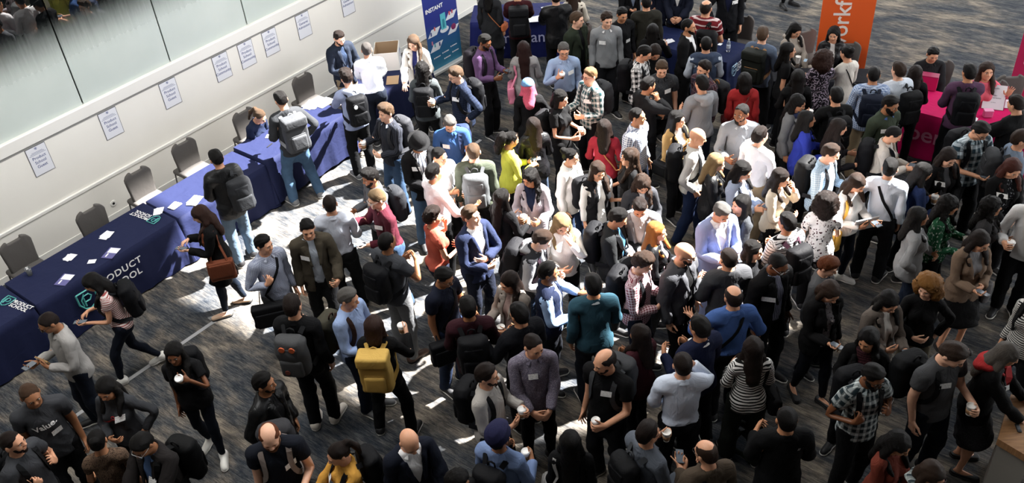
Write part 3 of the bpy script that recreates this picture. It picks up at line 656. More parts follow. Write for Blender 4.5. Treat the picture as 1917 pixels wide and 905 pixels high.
        ca = (l1 * l1 + dist * dist - l2 * l2) / (2 * l1 * dist); ca = max(-1, min(1, ca)); po = nrm(pole - d * (pole @ d)); kn = hp_ + l1 * (d * ca + po * math.sqrt(max(0, 1 - ca * ca))); an = hp_ + d * dist
        n = np.cross(po, d); fwd = np.array([0, -1., 0]); d1 = J['kn' + s] - J['hi' + s]; d2 = J['an' + s] - J['kn' + s]
        X['th' + s] = (frame(kn - hp_, n) @ frame(d1, np.cross(fwd, d1)).T, hp_, J['hi' + s]); X['sn' + s] = (frame(an - kn, n) @ frame(d2, np.cross(fwd, d2)).T, kn, J['kn' + s])
        X['fo' + s] = (rz(yw) @ rx(D2(heel)), an, J['an' + s])
    M = np.zeros((len(BN), 12))
    for b, i in BI.items():
        Rm, p, h = X[b]; M[i, :9] = Rm.ravel(); M[i, 9:] = p - Rm @ h
    X['M'] = M; return X
def skin(V, Wt, X):
    B = Wt @ X['M']; return np.einsum('nij,nj->ni', B[:, :9].reshape(-1, 3, 3), V) + B[:, 9:]
# ------------------------------------------------------------------ dressing and placing a person
def posed(t, X, name, root, mat, extra=None):
    me = t.me.copy(); me.name = name; me.vertices.foreach_set('co', np.asarray(skin(t.V, t.W, X), f32).ravel()); me.update()
    for m in (mat if isinstance(mat, (list, tuple)) else [mat]): me.materials.append(m)
    if extra is not None: me.polygons.foreach_set('material_index', extra.astype(np.int32))
    return link(name, me, root)
def vnorm(t):
    if not hasattr(t, 'N'):
        n = np.cross(t.V[t.T[:, 1]] - t.V[t.T[:, 0]], t.V[t.T[:, 2]] - t.V[t.T[:, 0]]); N = np.zeros_like(t.V)
        for i in range(3): np.add.at(N, t.T[:, i], n)
        t.N = N / (np.linalg.norm(N, axis=1, keepdims=True) + 1e-12)
    return t.N
def conform(t, XZ, lift=.005, front=True):
    """lay flat (x,z) points on the front (or back) of a garment template; returns rest points and weights"""
    N = vnorm(t); m = (N[:, 1] < -.25) if front else (N[:, 1] > .25)
    m &= (np.abs(t.V[:, 0]) < .24); V = t.V[m]; Wt = t.W[m]; XZ = np.asarray(XZ)
    d = np.hypot(XZ[:, :1] - V[None, :, 0], XZ[:, 1:] - V[None, :, 2]); k = np.argsort(d, 1)[:, :6]; w = 1 / (np.take_along_axis(d, k, 1) + .008) ** 2; w /= w.sum(1, keepdims=True)
    y = (V[k, 1] * w).sum(1) + (-lift if front else lift); return np.stack([XZ[:, 0], y, XZ[:, 1]], 1), (Wt[k] * w[:, :, None]).sum(1)
def decal(t, X, root, name, XZ, F, mat, lift=.006, front=True):
    P, Wt = conform(t, XZ, lift, front)
    if name == 'name_tag':      # a stiff card: flat, just proud of the cloth, moving with the chest
        A = np.c_[np.ones(len(P)), P[:, 0], P[:, 2]]; k = np.linalg.lstsq(A, P[:, 1], rcond=None)[0]; y = A @ k; P[:, 1] = y - min(.012, np.max(y - P[:, 1])) - .003; Wt = np.tile(Wt.mean(0), (len(P), 1))
    me = mesh(name, skin(P, Wt, X), F, False, mat)
    a = me.attributes.new('rest', 'FLOAT_VECTOR', 'POINT'); a.data.foreach_set('vector', P.astype(f32).ravel()); return link(name, me, root)
def decal_text(t, X, root, body, size, x, z, rotd, mat, lift=.007, bold=0, front=True):
    me = text_mesh(body, size, 0, bold); V = np.array([v.co[:2] for v in me.vertices]); c, s = math.cos(D2(rotd)), math.sin(D2(rotd)); F = [tuple(p.vertices) for p in me.polygons]
    V = V @ np.array([[c, s], [-s, c]]) * [1 if front else -1, 1] + [x, z]; 
    return decal(t, X, root, 'lettering', V, F, mat, lift, front)
def tagmat():
    if 'tag' not in MATS:
        t = NT('name_tag'); sp = t.n('ShaderNodeSeparateXYZ'); t.put(sp.inputs[0], t.rest()); z = sp.outputs[2]
        b = t.math('GREATER_THAN', t.math('FRACT', t.math('MULTIPLY', z, 55)), .62); w = t.math('GREATER_THAN', t.noise(t.scale(t.rest(), (1, 1, .2)), 160, 2), .5)
        t.put(t.b.inputs['Base Color'], t.mix(t.math('MULTIPLY', t.math('MULTIPLY', b, w), .5), lin('#eeeeec'), lin('#55607a'))); t.b.inputs['Roughness'].default_value = .6; MATS['tag'] = t.m
    return MATS['tag']
BLACK = '#101114'
def wrapmat(): return plain('card_sleeve', '#a9825c', .9, noise=.1)
_cup = {}
def cup_parts(lid):
    if lid not in _cup:
        a = MB().lathe([(.027, 0), (.0275, .002), (.0405, .108), (.0425, .110), (.0425, .114), (.0395, .114), (.0385, .1), (.001, .098)] if not lid else [(.027, 0), (.0275, .002), (.0405, .108), (.038, .11), (.001, .11)], 18); A = mesh('cup', a.v, a.f, True)
        b = MB().lathe([(.0305, .02), (.0325, .02), (.038, .07), (.0362, .072), (.03, .03)], 18); B = mesh('sleeve', b.v, b.f, True)
        c = MB().lathe([(.0425, .104), (.044, .105), (.044, .111), (.040, .113), (.0385, .121), (.036, .122), (.034, .117), (.001, .117)], 18) if lid else MB().lathe([(.001, .085), (.0372, .085), (.0372, .087), (.001, .087)], 18); Cc = mesh('lid' if lid else 'coffee', c.v, c.f, True)
        _cup[lid] = (A, B, Cc)
    return _cup[lid]
def cup(loc, label, lid=True, sleeve=True, tilt=(0, 0, 0), group='paper coffee cups carried in the crowd', scale=1.0):
    e = empty('coffee_cup', loc, label=label, cat='cup', group=group); e.rotation_euler = tilt; e.scale = (scale,) * 3; A, B, Cc = cup_parts(lid)
    link('cup_body', A, e, plain('paper_white', '#e9e7e2', .6)); 
    if sleeve: link('sleeve', B, e, wrapmat())
    link('lid' if lid else 'coffee', Cc, e, plain('lid_white', '#f1f0ee', .4) if lid else plain('coffee', '#4a2f1c', .3))
    return e
def phone(M, label):
    e = empty('smartphone', (0, 0, 0), label=label, cat='phone', group='smartphones in hand'); e.matrix_world = M
    MB().box((0, 0, 0), (.073, .148, .009), .004).build('case', plain('phone_case', '#1a1b1e', .35), e)
    MB().box((0, 0, .0048), (.066, .136, .0012)).build('screen', plain('phone_screen', '#59616b', .12), e); return e
def frameM(p, x, z):
    z = nrm(z); x = nrm(np.asarray(x) - z * (np.asarray(x) @ z)); y = np.cross(z, x); return Matrix(((x[0], y[0], z[0], p[0]), (x[1], y[1], z[1], p[1]), (x[2], y[2], z[2], p[2]), (0, 0, 0, 1)))
def sdf_part(S, n, smooth=1): V, Q = S.mesh(smooth); return decim(V, Q, n)
_bag = {}
def bag_shape(kind):
    if kind in _bag: return _bag[kind]
    o = {}
    if kind in ('bp', 'roll'):
        S = SDF((-.22, .08, .9), (.22, .42, 1.56), .0105)
        if kind == 'bp': S.box((0, .232, 1.225), (.15, .085, .235), .07); S.ell((0, .25, 1.3), (.13, .09, .14), .06)
        else: S.box((0, .232, 1.22), (.16, .085, .24), .035)
        S.warp(folds(.004)); o['bag_body'] = sdf_part(S, 760)
        S = SDF((-.2, .2, .9), (.2, .44, 1.5), .0105); S.box((0, .318, 1.13), (.112, .034, .105), .03); o['pocket'] = sdf_part(S, 260)
        if kind == 'roll': S = SDF((-.22, .1, 1.3), (.22, .44, 1.56), .0105); S.box((0, .245, 1.42), (.165, .1, .07), .03); o['flap'] = sdf_part(S, 300)
        else: S = SDF((-.2, .1, 1.2), (.2, .44, 1.5), .0105); S.box((0, .322, 1.325), (.095, .018, .06), .016); o['upper_pocket'] = sdf_part(S, 160)
        m = MB().tube([(-.035, .17, 1.455), (-.03, .165, 1.49), (0, .165, 1.505), (.03, .165, 1.49), (.035, .17, 1.455)], .009, 6); o['handle'] = (np.array(m.v), m.f)
        m = MB()
        for (a, b, z0) in (((-.12, .318), (.12, .318), 1.245), ((-.13, .29), (.13, .29), 1.41)): m.tube([(a[0], a[1] - .02, z0 - .03), (a[0] * .8, a[1] + .004, z0), (b[0] * .8, b[1] + .004, z0), (b[0], b[1] - .02, z0 - .03)], .0035, 5)
        o['zip'] = (np.array(m.v), m.f)
    elif kind in ('tote', 'soft', 'small', 'lap'):
        hx, hy, hz = dict(tote=(.05, .17, .15), soft=(.06, .14, .11), small=(.035, .1, .075), lap=(.06, .21, .145))[kind]
        S = SDF((-.12, -.28, -.05), (.12, .28, .42), .01); S.box((0, 0, hz + .01), (hx, hy, hz), .03 if kind != 'soft' else .05); S.warp(folds(.004))
        if kind == 'tote': S.box((0, 0, 2 * hz + .02), (hx * .6, hy * .85, .03), .01, cut=True)
        o['bag_body'] = sdf_part(S, 520)
        S = SDF((.0, -.28, -.02), (.16, .28, .36), .01); S.box((hx + .004, 0, hz * (1.2 if kind != 'lap' else .8)), (.014, hy * .85, hz * .7), .012); o['flap' if kind != 'lap' else 'pocket'] = sdf_part(S, 180)
    r = {}
    for k, (V, T) in o.items():
        r[k] = (np.asarray(V), tri_mesh(k, np.asarray(V), T) if isinstance(T, np.ndarray) else mesh(k, V, T, True))
    _bag[kind] = r; return r
def strap_path(t, pts, lift=.008):
    """pull strap points on to the garment"""
    N = vnorm(t); P = []; W = []; Nn = []
    for p in pts:
        d = np.linalg.norm(t.V - np.array(p), axis=1); k = np.argsort(d)[:5]; w = 1 / (d[k] + .01) ** 2; w /= w.sum(); n = nrm((N[k] * w[:, None]).sum(0)); q = (t.V[k] * w[:, None]).sum(0)
        P.append(q + n * lift); W.append((t.W[k] * w[:, None]).sum(0)); Nn.append(n)
    P = np.array(P)
    for _ in range(2): P[1:-1] = P[1:-1] * .5 + .25 * (P[:-2] + P[2:])
    return P, np.array(W), np.array(Nn)
def resample(pts, n):
    pts = np.array(pts, float); s = np.r_[0, np.cumsum(np.linalg.norm(np.diff(pts, axis=0), axis=1))]; t = np.linspace(0, s[-1], n); return np.stack([np.interp(t, s, pts[:, i]) for i in range(3)], 1)
def wear_bag(spec, X, garm, M, who, sex):
    """spec: (kind, colour, side, strap colour, words)"""
    kind, colr, side, scol, words = (list(spec) + [None] * 5)[:5]; scol = scol or colr; side = side or 'B'; s3 = np.array(M.to_3x3()); t3 = np.array(M.translation)
    mt = cloth(colr, rough=.7, wr=.25); ms = cloth(scol, rough=.75, wr=.15); Rc, pc, hc = X['che']
    def tow(P): return (np.asarray(P) @ s3.T) + t3
    def place(V): return tow((np.asarray(V) - hc) @ Rc.T + pc)
    parts = bag_shape(kind); g = 1 if side in ('L', 'B') else -1; out = {}; straps = []
    if kind in ('bp', 'roll'):
        off = np.array([0, 0, 0.]) if side == 'B' else np.array([g * .1, .0, -.05])
        for k, (V, me) in parts.items(): out[k] = (place(V + off), me)
        for q in ((1, -1) if side == 'B' else (g,)):
            pts = resample([(q * .08, .15, 1.42), (q * .1, .08, 1.475), (q * .108, .02, 1.5), (q * .115, -.06, 1.47), (q * .125, -.125, 1.40), (q * .13, -.15, 1.3), (q * .145, -.14, 1.2), (q * .17, -.06, 1.1), (q * .165, .1, 1.05)], 15)
            P, Wt, Nn = strap_path(garm, pts); P[0] = P[0] + [0, .03, 0]; P[-1] = (q * .14, .17, 1.04); straps.append((tow(skin(P, Wt, X)), Nn, .055))
        name, cat = 'backpack', 'backpack'
    else:
        hang = np.array([g * (.255 if sex == 'm' else .24), .03, .0]); zb = dict(tote=.72, soft=.80, small=.90, lap=.66)[kind]; hz = dict(tote=.15, soft=.11, small=.075, lap=.145)[kind]
        if kind == 'lap': hang = np.array([g * .2, -.16, 0])
        ang = 0 if kind != 'lap' else D2(g * -60); Rb = rz(ang)
        for k, (V, me) in parts.items(): out[k] = (tow((V * [g, 1, 1]) @ Rb.T + hang + [0, 0, zb]), me)
        top = hang + [0, 0, zb + 2 * hz]; hw = .1
        if side in ('L', 'R') and kind != 'lap' and kind != 'small':       # over the same shoulder
            q = g; pts = resample([(q * .19, .12, 1.2), (q * .15, .1, 1.40), (q * .125, .04, 1.49), (q * .13, -.05, 1.46), (q * .17, -.12, 1.3), (q * .2, -.1, 1.16)], 12)
        else:
            q = -g; pts = resample([(g * .2, .1, 1.02), (0, .15, 1.25), (q * .08, .1, 1.46), (q * .105, .02, 1.5), (q * .1, -.06, 1.47), (0.02 * q, -.16, 1.3), (g * .1, -.15, 1.15), (g * .19, -.06, 1.02)], 16)
        P, Wt, Nn = strap_path(garm, pts); Q = skin(P, Wt, X); e0 = top + Rb @ np.array([0, .1 if kind != 'small' else .07, -.02]); e1 = top + Rb @ np.array([0, -.1 if kind != 'small' else -.07, -.02]); Q = np.vstack([e0, Q, e1]); Nn = np.vstack([Nn[:1], Nn, Nn[-1:]]); straps.append((tow(Q), Nn, .032 if kind != 'small' else .014))
        name, cat = dict(tote='tote_bag', soft='handbag', small='crossbody_bag', lap='laptop_bag')[kind], 'bag'
    allv = np.vstack([v for v, _ in out.values()]); base = np.array([allv[:, 0].mean(), allv[:, 1].mean(), allv[:, 2].min()])
    e = empty(name, base, label=f"{words or {'bp': 'backpack', 'roll': 'rolltop backpack', 'tote': 'tote bag', 'soft': 'handbag', 'small': 'small bag', 'lap': 'laptop bag'}[kind]} worn by person in {who}", cat=cat, group='bags and backpacks worn in the crowd')
    for k, (V, me) in out.items():
        m2 = me.copy(); m2.vertices.foreach_set('co', np.asarray(V - base, f32).ravel()); m2.update(); o = link(k, m2, e, mt if k not in ('handle', 'zip') else ms)
    disc = lambda c, r, nm, colr: link(nm, mesh(nm, place(np.array([(c[0] + r * math.cos(q * .5236), c[1] + dy, c[2] + r * math.sin(q * .5236)) for dy in (0, .012) for q in range(12)])) - base, [tuple(range(12, 24)), tuple(range(11, -1, -1))] + [(i, (i + 1) % 12, 12 + (i + 1) % 12, 12 + i) for i in range(12)]), e, plain(nm, colr, .7))
    if words and 'patches' in words: disc((-.055, .335, 1.385), .03, 'patch', '#b5532a'); disc((.045, .335, 1.385), .03, 'patch', '#b5532a'); disc((.04, .348, 1.1), .026, 'patch', '#6a3226')
    if words and 'badge' in words: disc((.055, .338, 1.34), .028, 'badge', '#c9cdd0')
    for P, Nn, w in straps: m = MB().ribbon(P - base, Nn @ s3.T, w * (.9 if kind in ('bp', 'roll') else 1), .009); m.build('strap', ms, e)
    return e
NP = [0]
DEF = dict(m=1.77, f=1.66)
def P(d, hx, hy_, sex='m', yaw=0, sk=1, hair=('short', '#1a1412'), top=('shirt', '#888888'), over=None, bot=('reg', '#15161a'), shoe=('sneaker', '#17171a'), L='down', R='down', h=None, w=1.0, lean=0, tw=0, hy=0, hp=2, ht=0, legs_='stand', side=0,
      beard=None, hat=None, glasses=None, collar=None, hood=None, tg=None, bag=None, bag2=None, cupL=None, cupR=None, ph=None, belt=None, txt=None, item=None, sole=None, scarf=None, sung=None):
    NP[0] += 1; h = h or DEF[sex]; s = h / 1.75; who = d.split(',')[0]
    X = pose(sex, L, R, lean, tw, hy, hp * .8, ht, legs_, NP[0], side); Rh, ph_, hh = X['hea']; hc = Rh @ (np.array([0, 0, 1.66]) - hh) + ph_
    Rw = rz(D2(yaw)); pt = bp(hx, hy_, hc[2] * s); off = Rw @ (hc * [s * w, s * w, s]); root = pt - off; root[2] = 0
    e = empty('person', root, D2(yaw), label='person in ' + d.replace(',', ''), cat='person', group='people in the hall'); e.scale = (s * w, s * w, s)
    M = Matrix.Translation(Vector(root)) @ Matrix.Rotation(D2(yaw), 4, 'Z') @ Matrix.Diagonal((s * w, s * w, s, 1))
    posed(tpl('body', sex, bot[0] == 'skirt'), X, 'body', e, skinmat(sk))
    for q in (-1, 1): te = tpl('eyes', q); posed(te, X, 'eye', e, [plain('eye_white', '#d8d3cc', .3), plain('iris', '#1d130d', .2)], te.iris)
    hk, hcol = hair
    for q in (-1, 1): posed(tpl('brows', q), X, 'eyebrow', e, hairmat(hcol))
    if hk != 'bald': posed(tpl('hair', hk, sex if hk in ('long', 'vlong', 'wavy', 'lcurly', 'pink') else 'm'), X, 'hair', e, hairmat(hcol))
    if beard: posed(tpl('beard', beard[0]), X, 'beard', e, hairmat(beard[1]))
    if hat: posed(tpl('hat', hat[0]), X, 'hat' if hat[0] != 'turban' else 'turban', e, cloth(hat[1], wr=.2))
    if glasses: posed(tpl('glasses'), X, 'glasses', e, plain('glasses_frame', glasses, .3))
    if sung:
        t = tpl('glasses'); q = (t.V - [0, -.02, 1.655]) @ rx(D2(-58)).T * [1.04, 1.12, 1.12] + [0, -.02, 1.668]; g2 = Tpl(q, t.T, 'm', t.W, name='sunglasses'); posed(g2, X, 'sunglasses', e, plain('glasses_frame', '#111111', .3))
    def C(t): return cloth(t[1], *(t[2:] if len(t) > 2 else ()))
    tk = top[0]; nm = dict(tee='tshirt', crop='top', shirt='shirt', tuck='shirt', sweater='sweater')[tk]
    if over and over[0] != 'vest': gt = tpl('top', 'inner', sex); posed(gt, X, nm, e, C(top))
    else: gt = tpl('top', tk, sex); posed(gt, X, nm, e, C(top))
    garm = gt
    if over: garm = tpl('top', over[0], sex); posed(garm, X, over[0] if over[0] != 'vest' else 'vest', e, C(over))
    if collar: posed(tpl('collar', 'm'), X, 'collar', e, cloth(collar, wr=.1))
    if hood: posed(tpl('hood'), X, 'hood', e, cloth(hood))
    if bot[0] == 'skirt': posed(tpl('skirt', sex), X, 'skirt', e, C(bot))
    else: posed(tpl('pants', bot[0], sex), X, 'trousers', e, C(bot))
    if belt: posed(tpl('belt', sex), X, 'belt', e, plain('belt_leather', belt, .5))
    for q in 'LR':
        a, b = tpl('shoe', shoe[0], q); so = posed(a, X, 'shoe', e, plain('shoe', shoe[1], .6)); sb = posed(b, X, 'sole', so, plain('sole', sole or ('#d8d5cf' if shoe[0] == 'sneaker' else '#0d0d0e'), .7))
    if tg:
        x0, z0 = (.085, 1.31) if tg == 'L' else (-.085, 1.31) if tg == 'R' else tg
        if over and over[0] in ('jacket', 'coat', 'vest', 'blazer') and tg in ('L', 'R'): x0 *= 1.25
        XZ = [(x0 + (i / 4 - .5) * .09, z0 + (j / 3 - .5) * .058) for j in range(4) for i in range(5)]; decal(garm, X, e, 'name_tag', XZ, [(j * 5 + i, j * 5 + i + 1, j * 5 + i + 6, j * 5 + i + 5) for j in range(3) for i in range(4)], tagmat(), .008)
    for tt in (txt or []): decal_text(garm, X, e, *tt)
    if scarf:
        S_ = tpl('hood'); posed(S_, X, 'scarf', e, cloth(*scarf)) 
        P1, Wt, Nn = strap_path(garm, resample([(.06, -.09, 1.46), (.05, -.14, 1.3), (.06, -.15, 1.12)], 8), .012); MB().ribbon(skin(P1, Wt, X), Nn, .1, .02).build('scarf_end', cloth(*scarf), e)
    s3 = np.array(M.to_3x3()); t3 = np.array(M.translation)
    for q, c in (('L', cupL), ('R', cupR)):
        if not c: continue
        p, fd, pn, _ = X['palm' + q]; a = {'L': L, 'R': R}[q]; a = a[0] if isinstance(a, tuple) else a
        p = s3 @ (p - fd * .012 + pn * .047) + t3; tilt = (0, 0, 0)
        if a == 'mouth': tilt = (D2(28) * math.cos(D2(yaw)), D2(28) * math.sin(D2(yaw)), 0)
        cup(Vector(p) - Vector((0, 0, .055)), f"{'lidded' if c in ('lid', 'white') else 'open'} cup held by person in {who}", c in ('lid', 'white'), c != 'white', tilt)
    if ph:
        p, fd, pn, _ = X['palm' + ph]; p = s3 @ (p + fd * .03 + pn * .028) + t3; fdw = nrm(s3 @ fd); pnw = nrm(s3 @ pn); up = pnw if pnw[2] > -.2 else -pnw
        phone(frameM(p, np.cross(fdw, up), up), f'smartphone held by person in {who}')
    for b in (bag, bag2):
        if b: wear_bag(b, X, garm, M, who, sex)
    if item:      # flat thing in a hand: (hand, name, label, size, colour)
        q, nme, lab, size, colr = item; p, fd, pn, _ = X['palm' + q]; p = s3 @ (p + pn * .03 + fd * .02) + t3; pnw = nrm(s3 @ pn); it = empty(nme, (0, 0, 0), label=f'{lab} held by person in {who}', cat='paper' if nme != 'laptop' else 'laptop'); it.matrix_world = frameM(p, s3 @ fd, pnw)
        MB().box((0, .0, 0), size, .002).build('cover' if nme != 'laptop' else 'base', plain('card', colr, .7), it); MB().box((.004, .0, .0), (size[0] - .004, size[1] - .008, size[2] + .002)).build('pages' if nme != 'laptop' else 'lid', plain('pages', '#e6e2da' if nme != 'laptop' else '#b9bcc0', .8), it)
    return e
# ================================================================== the hall
def carpet():
    t = NT('carpet'); o = t.objc()                    # local x runs along the left wall, y across the hall
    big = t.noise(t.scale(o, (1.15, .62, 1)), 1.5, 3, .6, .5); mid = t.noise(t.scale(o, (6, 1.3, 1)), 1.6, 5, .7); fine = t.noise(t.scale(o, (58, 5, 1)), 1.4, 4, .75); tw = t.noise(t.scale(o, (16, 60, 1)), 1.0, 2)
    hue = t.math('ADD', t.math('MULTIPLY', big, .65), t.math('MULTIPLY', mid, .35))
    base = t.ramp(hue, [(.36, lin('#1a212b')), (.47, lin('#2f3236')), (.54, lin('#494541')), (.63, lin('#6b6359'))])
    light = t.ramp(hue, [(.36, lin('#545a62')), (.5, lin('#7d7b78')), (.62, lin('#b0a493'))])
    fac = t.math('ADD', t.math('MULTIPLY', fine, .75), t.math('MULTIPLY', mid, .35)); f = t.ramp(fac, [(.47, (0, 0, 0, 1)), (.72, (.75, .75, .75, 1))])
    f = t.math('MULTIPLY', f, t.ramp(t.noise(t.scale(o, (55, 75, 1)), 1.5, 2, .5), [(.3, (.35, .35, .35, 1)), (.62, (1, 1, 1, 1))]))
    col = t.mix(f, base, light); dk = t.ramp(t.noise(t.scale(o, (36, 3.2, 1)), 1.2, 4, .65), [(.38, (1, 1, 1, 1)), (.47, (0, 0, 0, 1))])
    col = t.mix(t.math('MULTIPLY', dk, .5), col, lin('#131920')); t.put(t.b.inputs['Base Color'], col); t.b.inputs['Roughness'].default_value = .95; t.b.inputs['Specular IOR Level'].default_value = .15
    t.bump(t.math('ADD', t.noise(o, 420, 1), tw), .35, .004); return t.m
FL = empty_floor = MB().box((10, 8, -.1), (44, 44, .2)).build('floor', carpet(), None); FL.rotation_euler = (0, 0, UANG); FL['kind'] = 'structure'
def wbox(name, u0, u1, n0, n1, z0, z1, mat, parent=None, bev=0, kind='structure'):
    c = un((u0 + u1) / 2, (n0 + n1) / 2, (z0 + z1) / 2); o = MB().box((0, 0, 0), (u1 - u0, abs(n1 - n0), z1 - z0), bev).build(name, mat, parent)
    o.location = c; o.rotation_euler = (0, 0, UANG)
    if kind and parent is None: o['kind'] = kind
    return o
WM = plain('wall_paint', '#e9e6de', .55, noise=.03, nscale=3); WT = plain('wall_trim', '#e4e2dc', .4); DK = plain('dark_gap', '#0c0d0e', .6)
U0, U1 = -4.0, 13.66
wbox('wall_left', U0, U1, WALLN - .3, WALLN, 0, 1.63, WM)
wbox('wall_left_upper', U0, U1, WALLN - .45, WALLN - .12, 1.6, 11, DK)
wbox('trim_1', U0, U1, WALLN, WALLN + .018, .0, .655, WM)
wbox('trim_2', U0, U1, WALLN, WALLN + .032, .655, .705, WT, bev=.006)
wbox('trim_3', U0, U1, WALLN - .12, WALLN + .015, 1.655, 1.83, WT, bev=.008)
wbox('trim_4', U0, U1, WALLN - .1, WALLN + .004, 1.625, 1.657, plain('painted_groove_shade', '#8b8a86', .7))  # flush grey strip, groove shade under the sill put into its colour
wbox('baseboard_left', U0, U1, WALLN + .018, WALLN + .03, 0, .1, WT)
def panemat():
    t = NT('fritted_glass'); o = t.objc(); sp = t.n('ShaderNodeSeparateXYZ'); t.put(sp.inputs[0], o)
    st = t.noise(t.scale(o, (1, 1, .08)), 22, 4, .7); z = t.math('ADD', sp.outputs[2], t.math('MULTIPLY', t.math('SUBTRACT', st, .5), .16))
    mp = t.n('ShaderNodeMapRange'); t.put(mp.inputs[0], z); mp.inputs[1].default_value = .55; mp.inputs[2].default_value = 1.3; mp.inputs[3].default_value = 0; mp.inputs[4].default_value = 1; mp.interpolation_type = 'SMOOTHSTEP'; k = mp.outputs[0]
    dirt = t.noise(o, 1.3, 4); fr = t.mix(dirt, lin('#b4bfb9'), lin('#cbd2cd'))
    t.put(t.b.inputs['Base Color'], t.mix(k, fr, lin('#080a0b'))); t.put(t.b.inputs['Roughness'], t.math('MULTIPLY', t.math('SUBTRACT', 1.0, k), .3)); t.b.inputs['IOR'].default_value = 1.75; return t.m
PM = panemat()
e_ = [.84 + 1.47 * i for i in range(-3, 9)]
for i in range(len(e_) - 1):
    o = MB().box((0, 0, 1.5), (1.47 - .022, .02, 3.0)).build(f'window_{i + 1}', PM); o.location = un((e_[i] + e_[i + 1]) / 2, WALLN - .06, 1.832); o.rotation_euler = (0, 0, UANG); o['kind'] = 'structure'
wbox('wall_left_top', U0, U1, WALLN - .4, WALLN, 4.85, 11, WM)
# unseen roof, opening shaped to the sun band, gallery, shade slab, walls dimming foreground
RZ = 11.0; sh = -SDIR * (RZ / -SDIR[2]); shu, shn = float(UU @ sh), float(NN @ sh)
hole = [(4.5 + shu, -11.6 + shn), (8.55 + shu, -11.6 + shn), (8.65 + shu, -2.65 + shn), (6.2 + shu, -3.3 + shn), (4.5 + shu, -4.9 + shn)]
outer = [(-8, -16), (34, -16), (34, 6), (-8, 6)]
def slab(name, polys, z0, z1, mat):
    m = MB()
    for p in polys:
        k = len(p); V = [un(a, b, z0) for a, b in p] + [un(a, b, z1) for a, b in p]
        m.add(V, [tuple(range(k)), tuple(range(2 * k - 1, k - 1, -1))] + [(i, (i + 1) % k, k + (i + 1) % k, k + i) for i in range(k)])
    o = m.build(name, mat); o['kind'] = 'structure'; return o
slab('ceiling', [[outer[0], outer[1], hole[1], hole[0]], [outer[1], outer[2], hole[2], hole[1]], [outer[2], outer[3], hole[4], hole[3], hole[2]], [outer[3], outer[0], hole[0], hole[4]]], RZ, RZ + .05, plain('ceiling_paint', '#8e8d8a', .9))
wbox('wall_right', -8, 9, 5.6, 6, 0, RZ, plain('far_wall', '#6d6b68', .9))
wbox('wall_back', -8.4, -8, -16, 6, 0, RZ, plain('far_wall', '#6d6b68', .9))
g = MB().box((0, -4.2, 6.5), (26, 8.6, .25)).build('gallery_shade_slab', plain('gallery', '#5a5855', .9)); g['kind'] = 'structure'
m = MB(); gp = [(2.9, 1.6), (14, 1.6), (14, 9), (5.6, 8.2)]; V_ = [(a, b, 4.3) for a, b in gp] + [(a, b, 4.6) for a, b in gp]
m.add(V_, [(3, 2, 1, 0), (4, 5, 6, 7)] + [(i, (i + 1) % 4, 4 + (i + 1) % 4, 4 + i) for i in range(4)]); m.build('gallery_shade_slab', plain('gallery', '#5a5855', .9))['kind'] = 'structure'  # added slab out of view, keeps light off the lower right
# floor tape
p0, p1 = bp(60, 835), bp(900, 262); d_ = p1 - p0; o = MB().box((0, 0, .0015), (np.linalg.norm(d_), .055, .003)).build('floor_tape', plain('grey_tape', '#9a9a9c', .5)); o.location = (p0 + p1) / 2; o.rotation_euler = (0, 0, math.atan2(d_[1], d_[0])); tag(o, 'long strip of grey tape stuck across the carpet', 'tape')
# ------------------------------------------------------------------ notices on the left wall
NAVYI = plain('print_navy', '#525d86', .7); GREYI = plain('print_grey', '#8b90a4', .7)
def notice(u, lines, label):
    e = empty('wall_notice', un(u, WALLN + .004, 1.41), UANG, label=label, cat='sign', group='notices along the left wall')
    MB().box((0, 0, 0), (.292, .004, .424)).build('frame', plain('notice_edge', '#3f424a', .6), e); MB().box((0, -.002, 0), (.278, .004, .41)).build('sheet', plain('sheet', '#dfe0e6', .6), e)
    B = Matrix.Translation((0, -.0045, 0)) @ Matrix.Rotation(D2(90), 4, 'X')
    for i, l in enumerate(lines): text('lettering', l, .06, NAVYI, Matrix.Translation((0, 0, .045 - .066 * i)) @ B, e, bold=.0008)
    m = MB(); m.box((0, -.0045, .112), (.2, .001, .007)); m.box((0, -.0045, .094), (.24, .001, .006)); m.box((0, -.0045, .128), (.16, .001, .006)); m.build('small_print', GREYI, e)
    m = MB(); m.tube([(-.016, -.0045, .19), (-.016, -.0045, .175), (0, -.0045, .16), (.016, -.0045, .175), (.016, -.0045, .19), (-.016, -.0045, .19)], .003, 5); m.box((0, -.0045, .178), (.012, .001, .016)); m.build('emblem', NAVYI, e)
G3 = ('Product', 'School', 'Guest'); C3 = ('Product', 'School', 'Community'); A2 = ('General', 'Admission')
for u, l, t_ in ((4.385, G3, 'white Guest notice on wall, the one nearest the camera'), (5.5, G3, 'white Guest notice on wall, second from the left edge'), (6.53, G3, 'white Guest notice on wall, just before the Community notices'),
        (7.51, C3, 'white Community notice on wall, first of three'), (8.01, C3, 'white Community notice on wall, middle of three'), (8.51, C3, 'white Community notice on wall, last of three'),
        (9.235, A2, 'white General Admission notice on wall beside the Community notices'), (10.27, A2, 'white General Admission notice on wall near the blue banner')): notice(u, l, t_)
e = empty('wall_socket', un(5.09, WALLN + .02, .26), UANG, label='round white socket plate low on the wall between chairs', cat='socket'); Mx = Matrix.Rotation(D2(90), 4, 'X')
m = MB().lathe([(.001, 0), (.05, 0), (.05, .006), (.044, .009), (.001, .009)], 20); m.v = [tuple(Mx @ Vector(v)) for v in m.v]; m.build('plate', WT, e)
m = MB().lathe([(.001, .009), (.02, .009), (.02, .012), (.001, .012)], 16); m.v = [tuple(Mx @ Vector(v)) for v in m.v]; m.build('hole', DK, e)
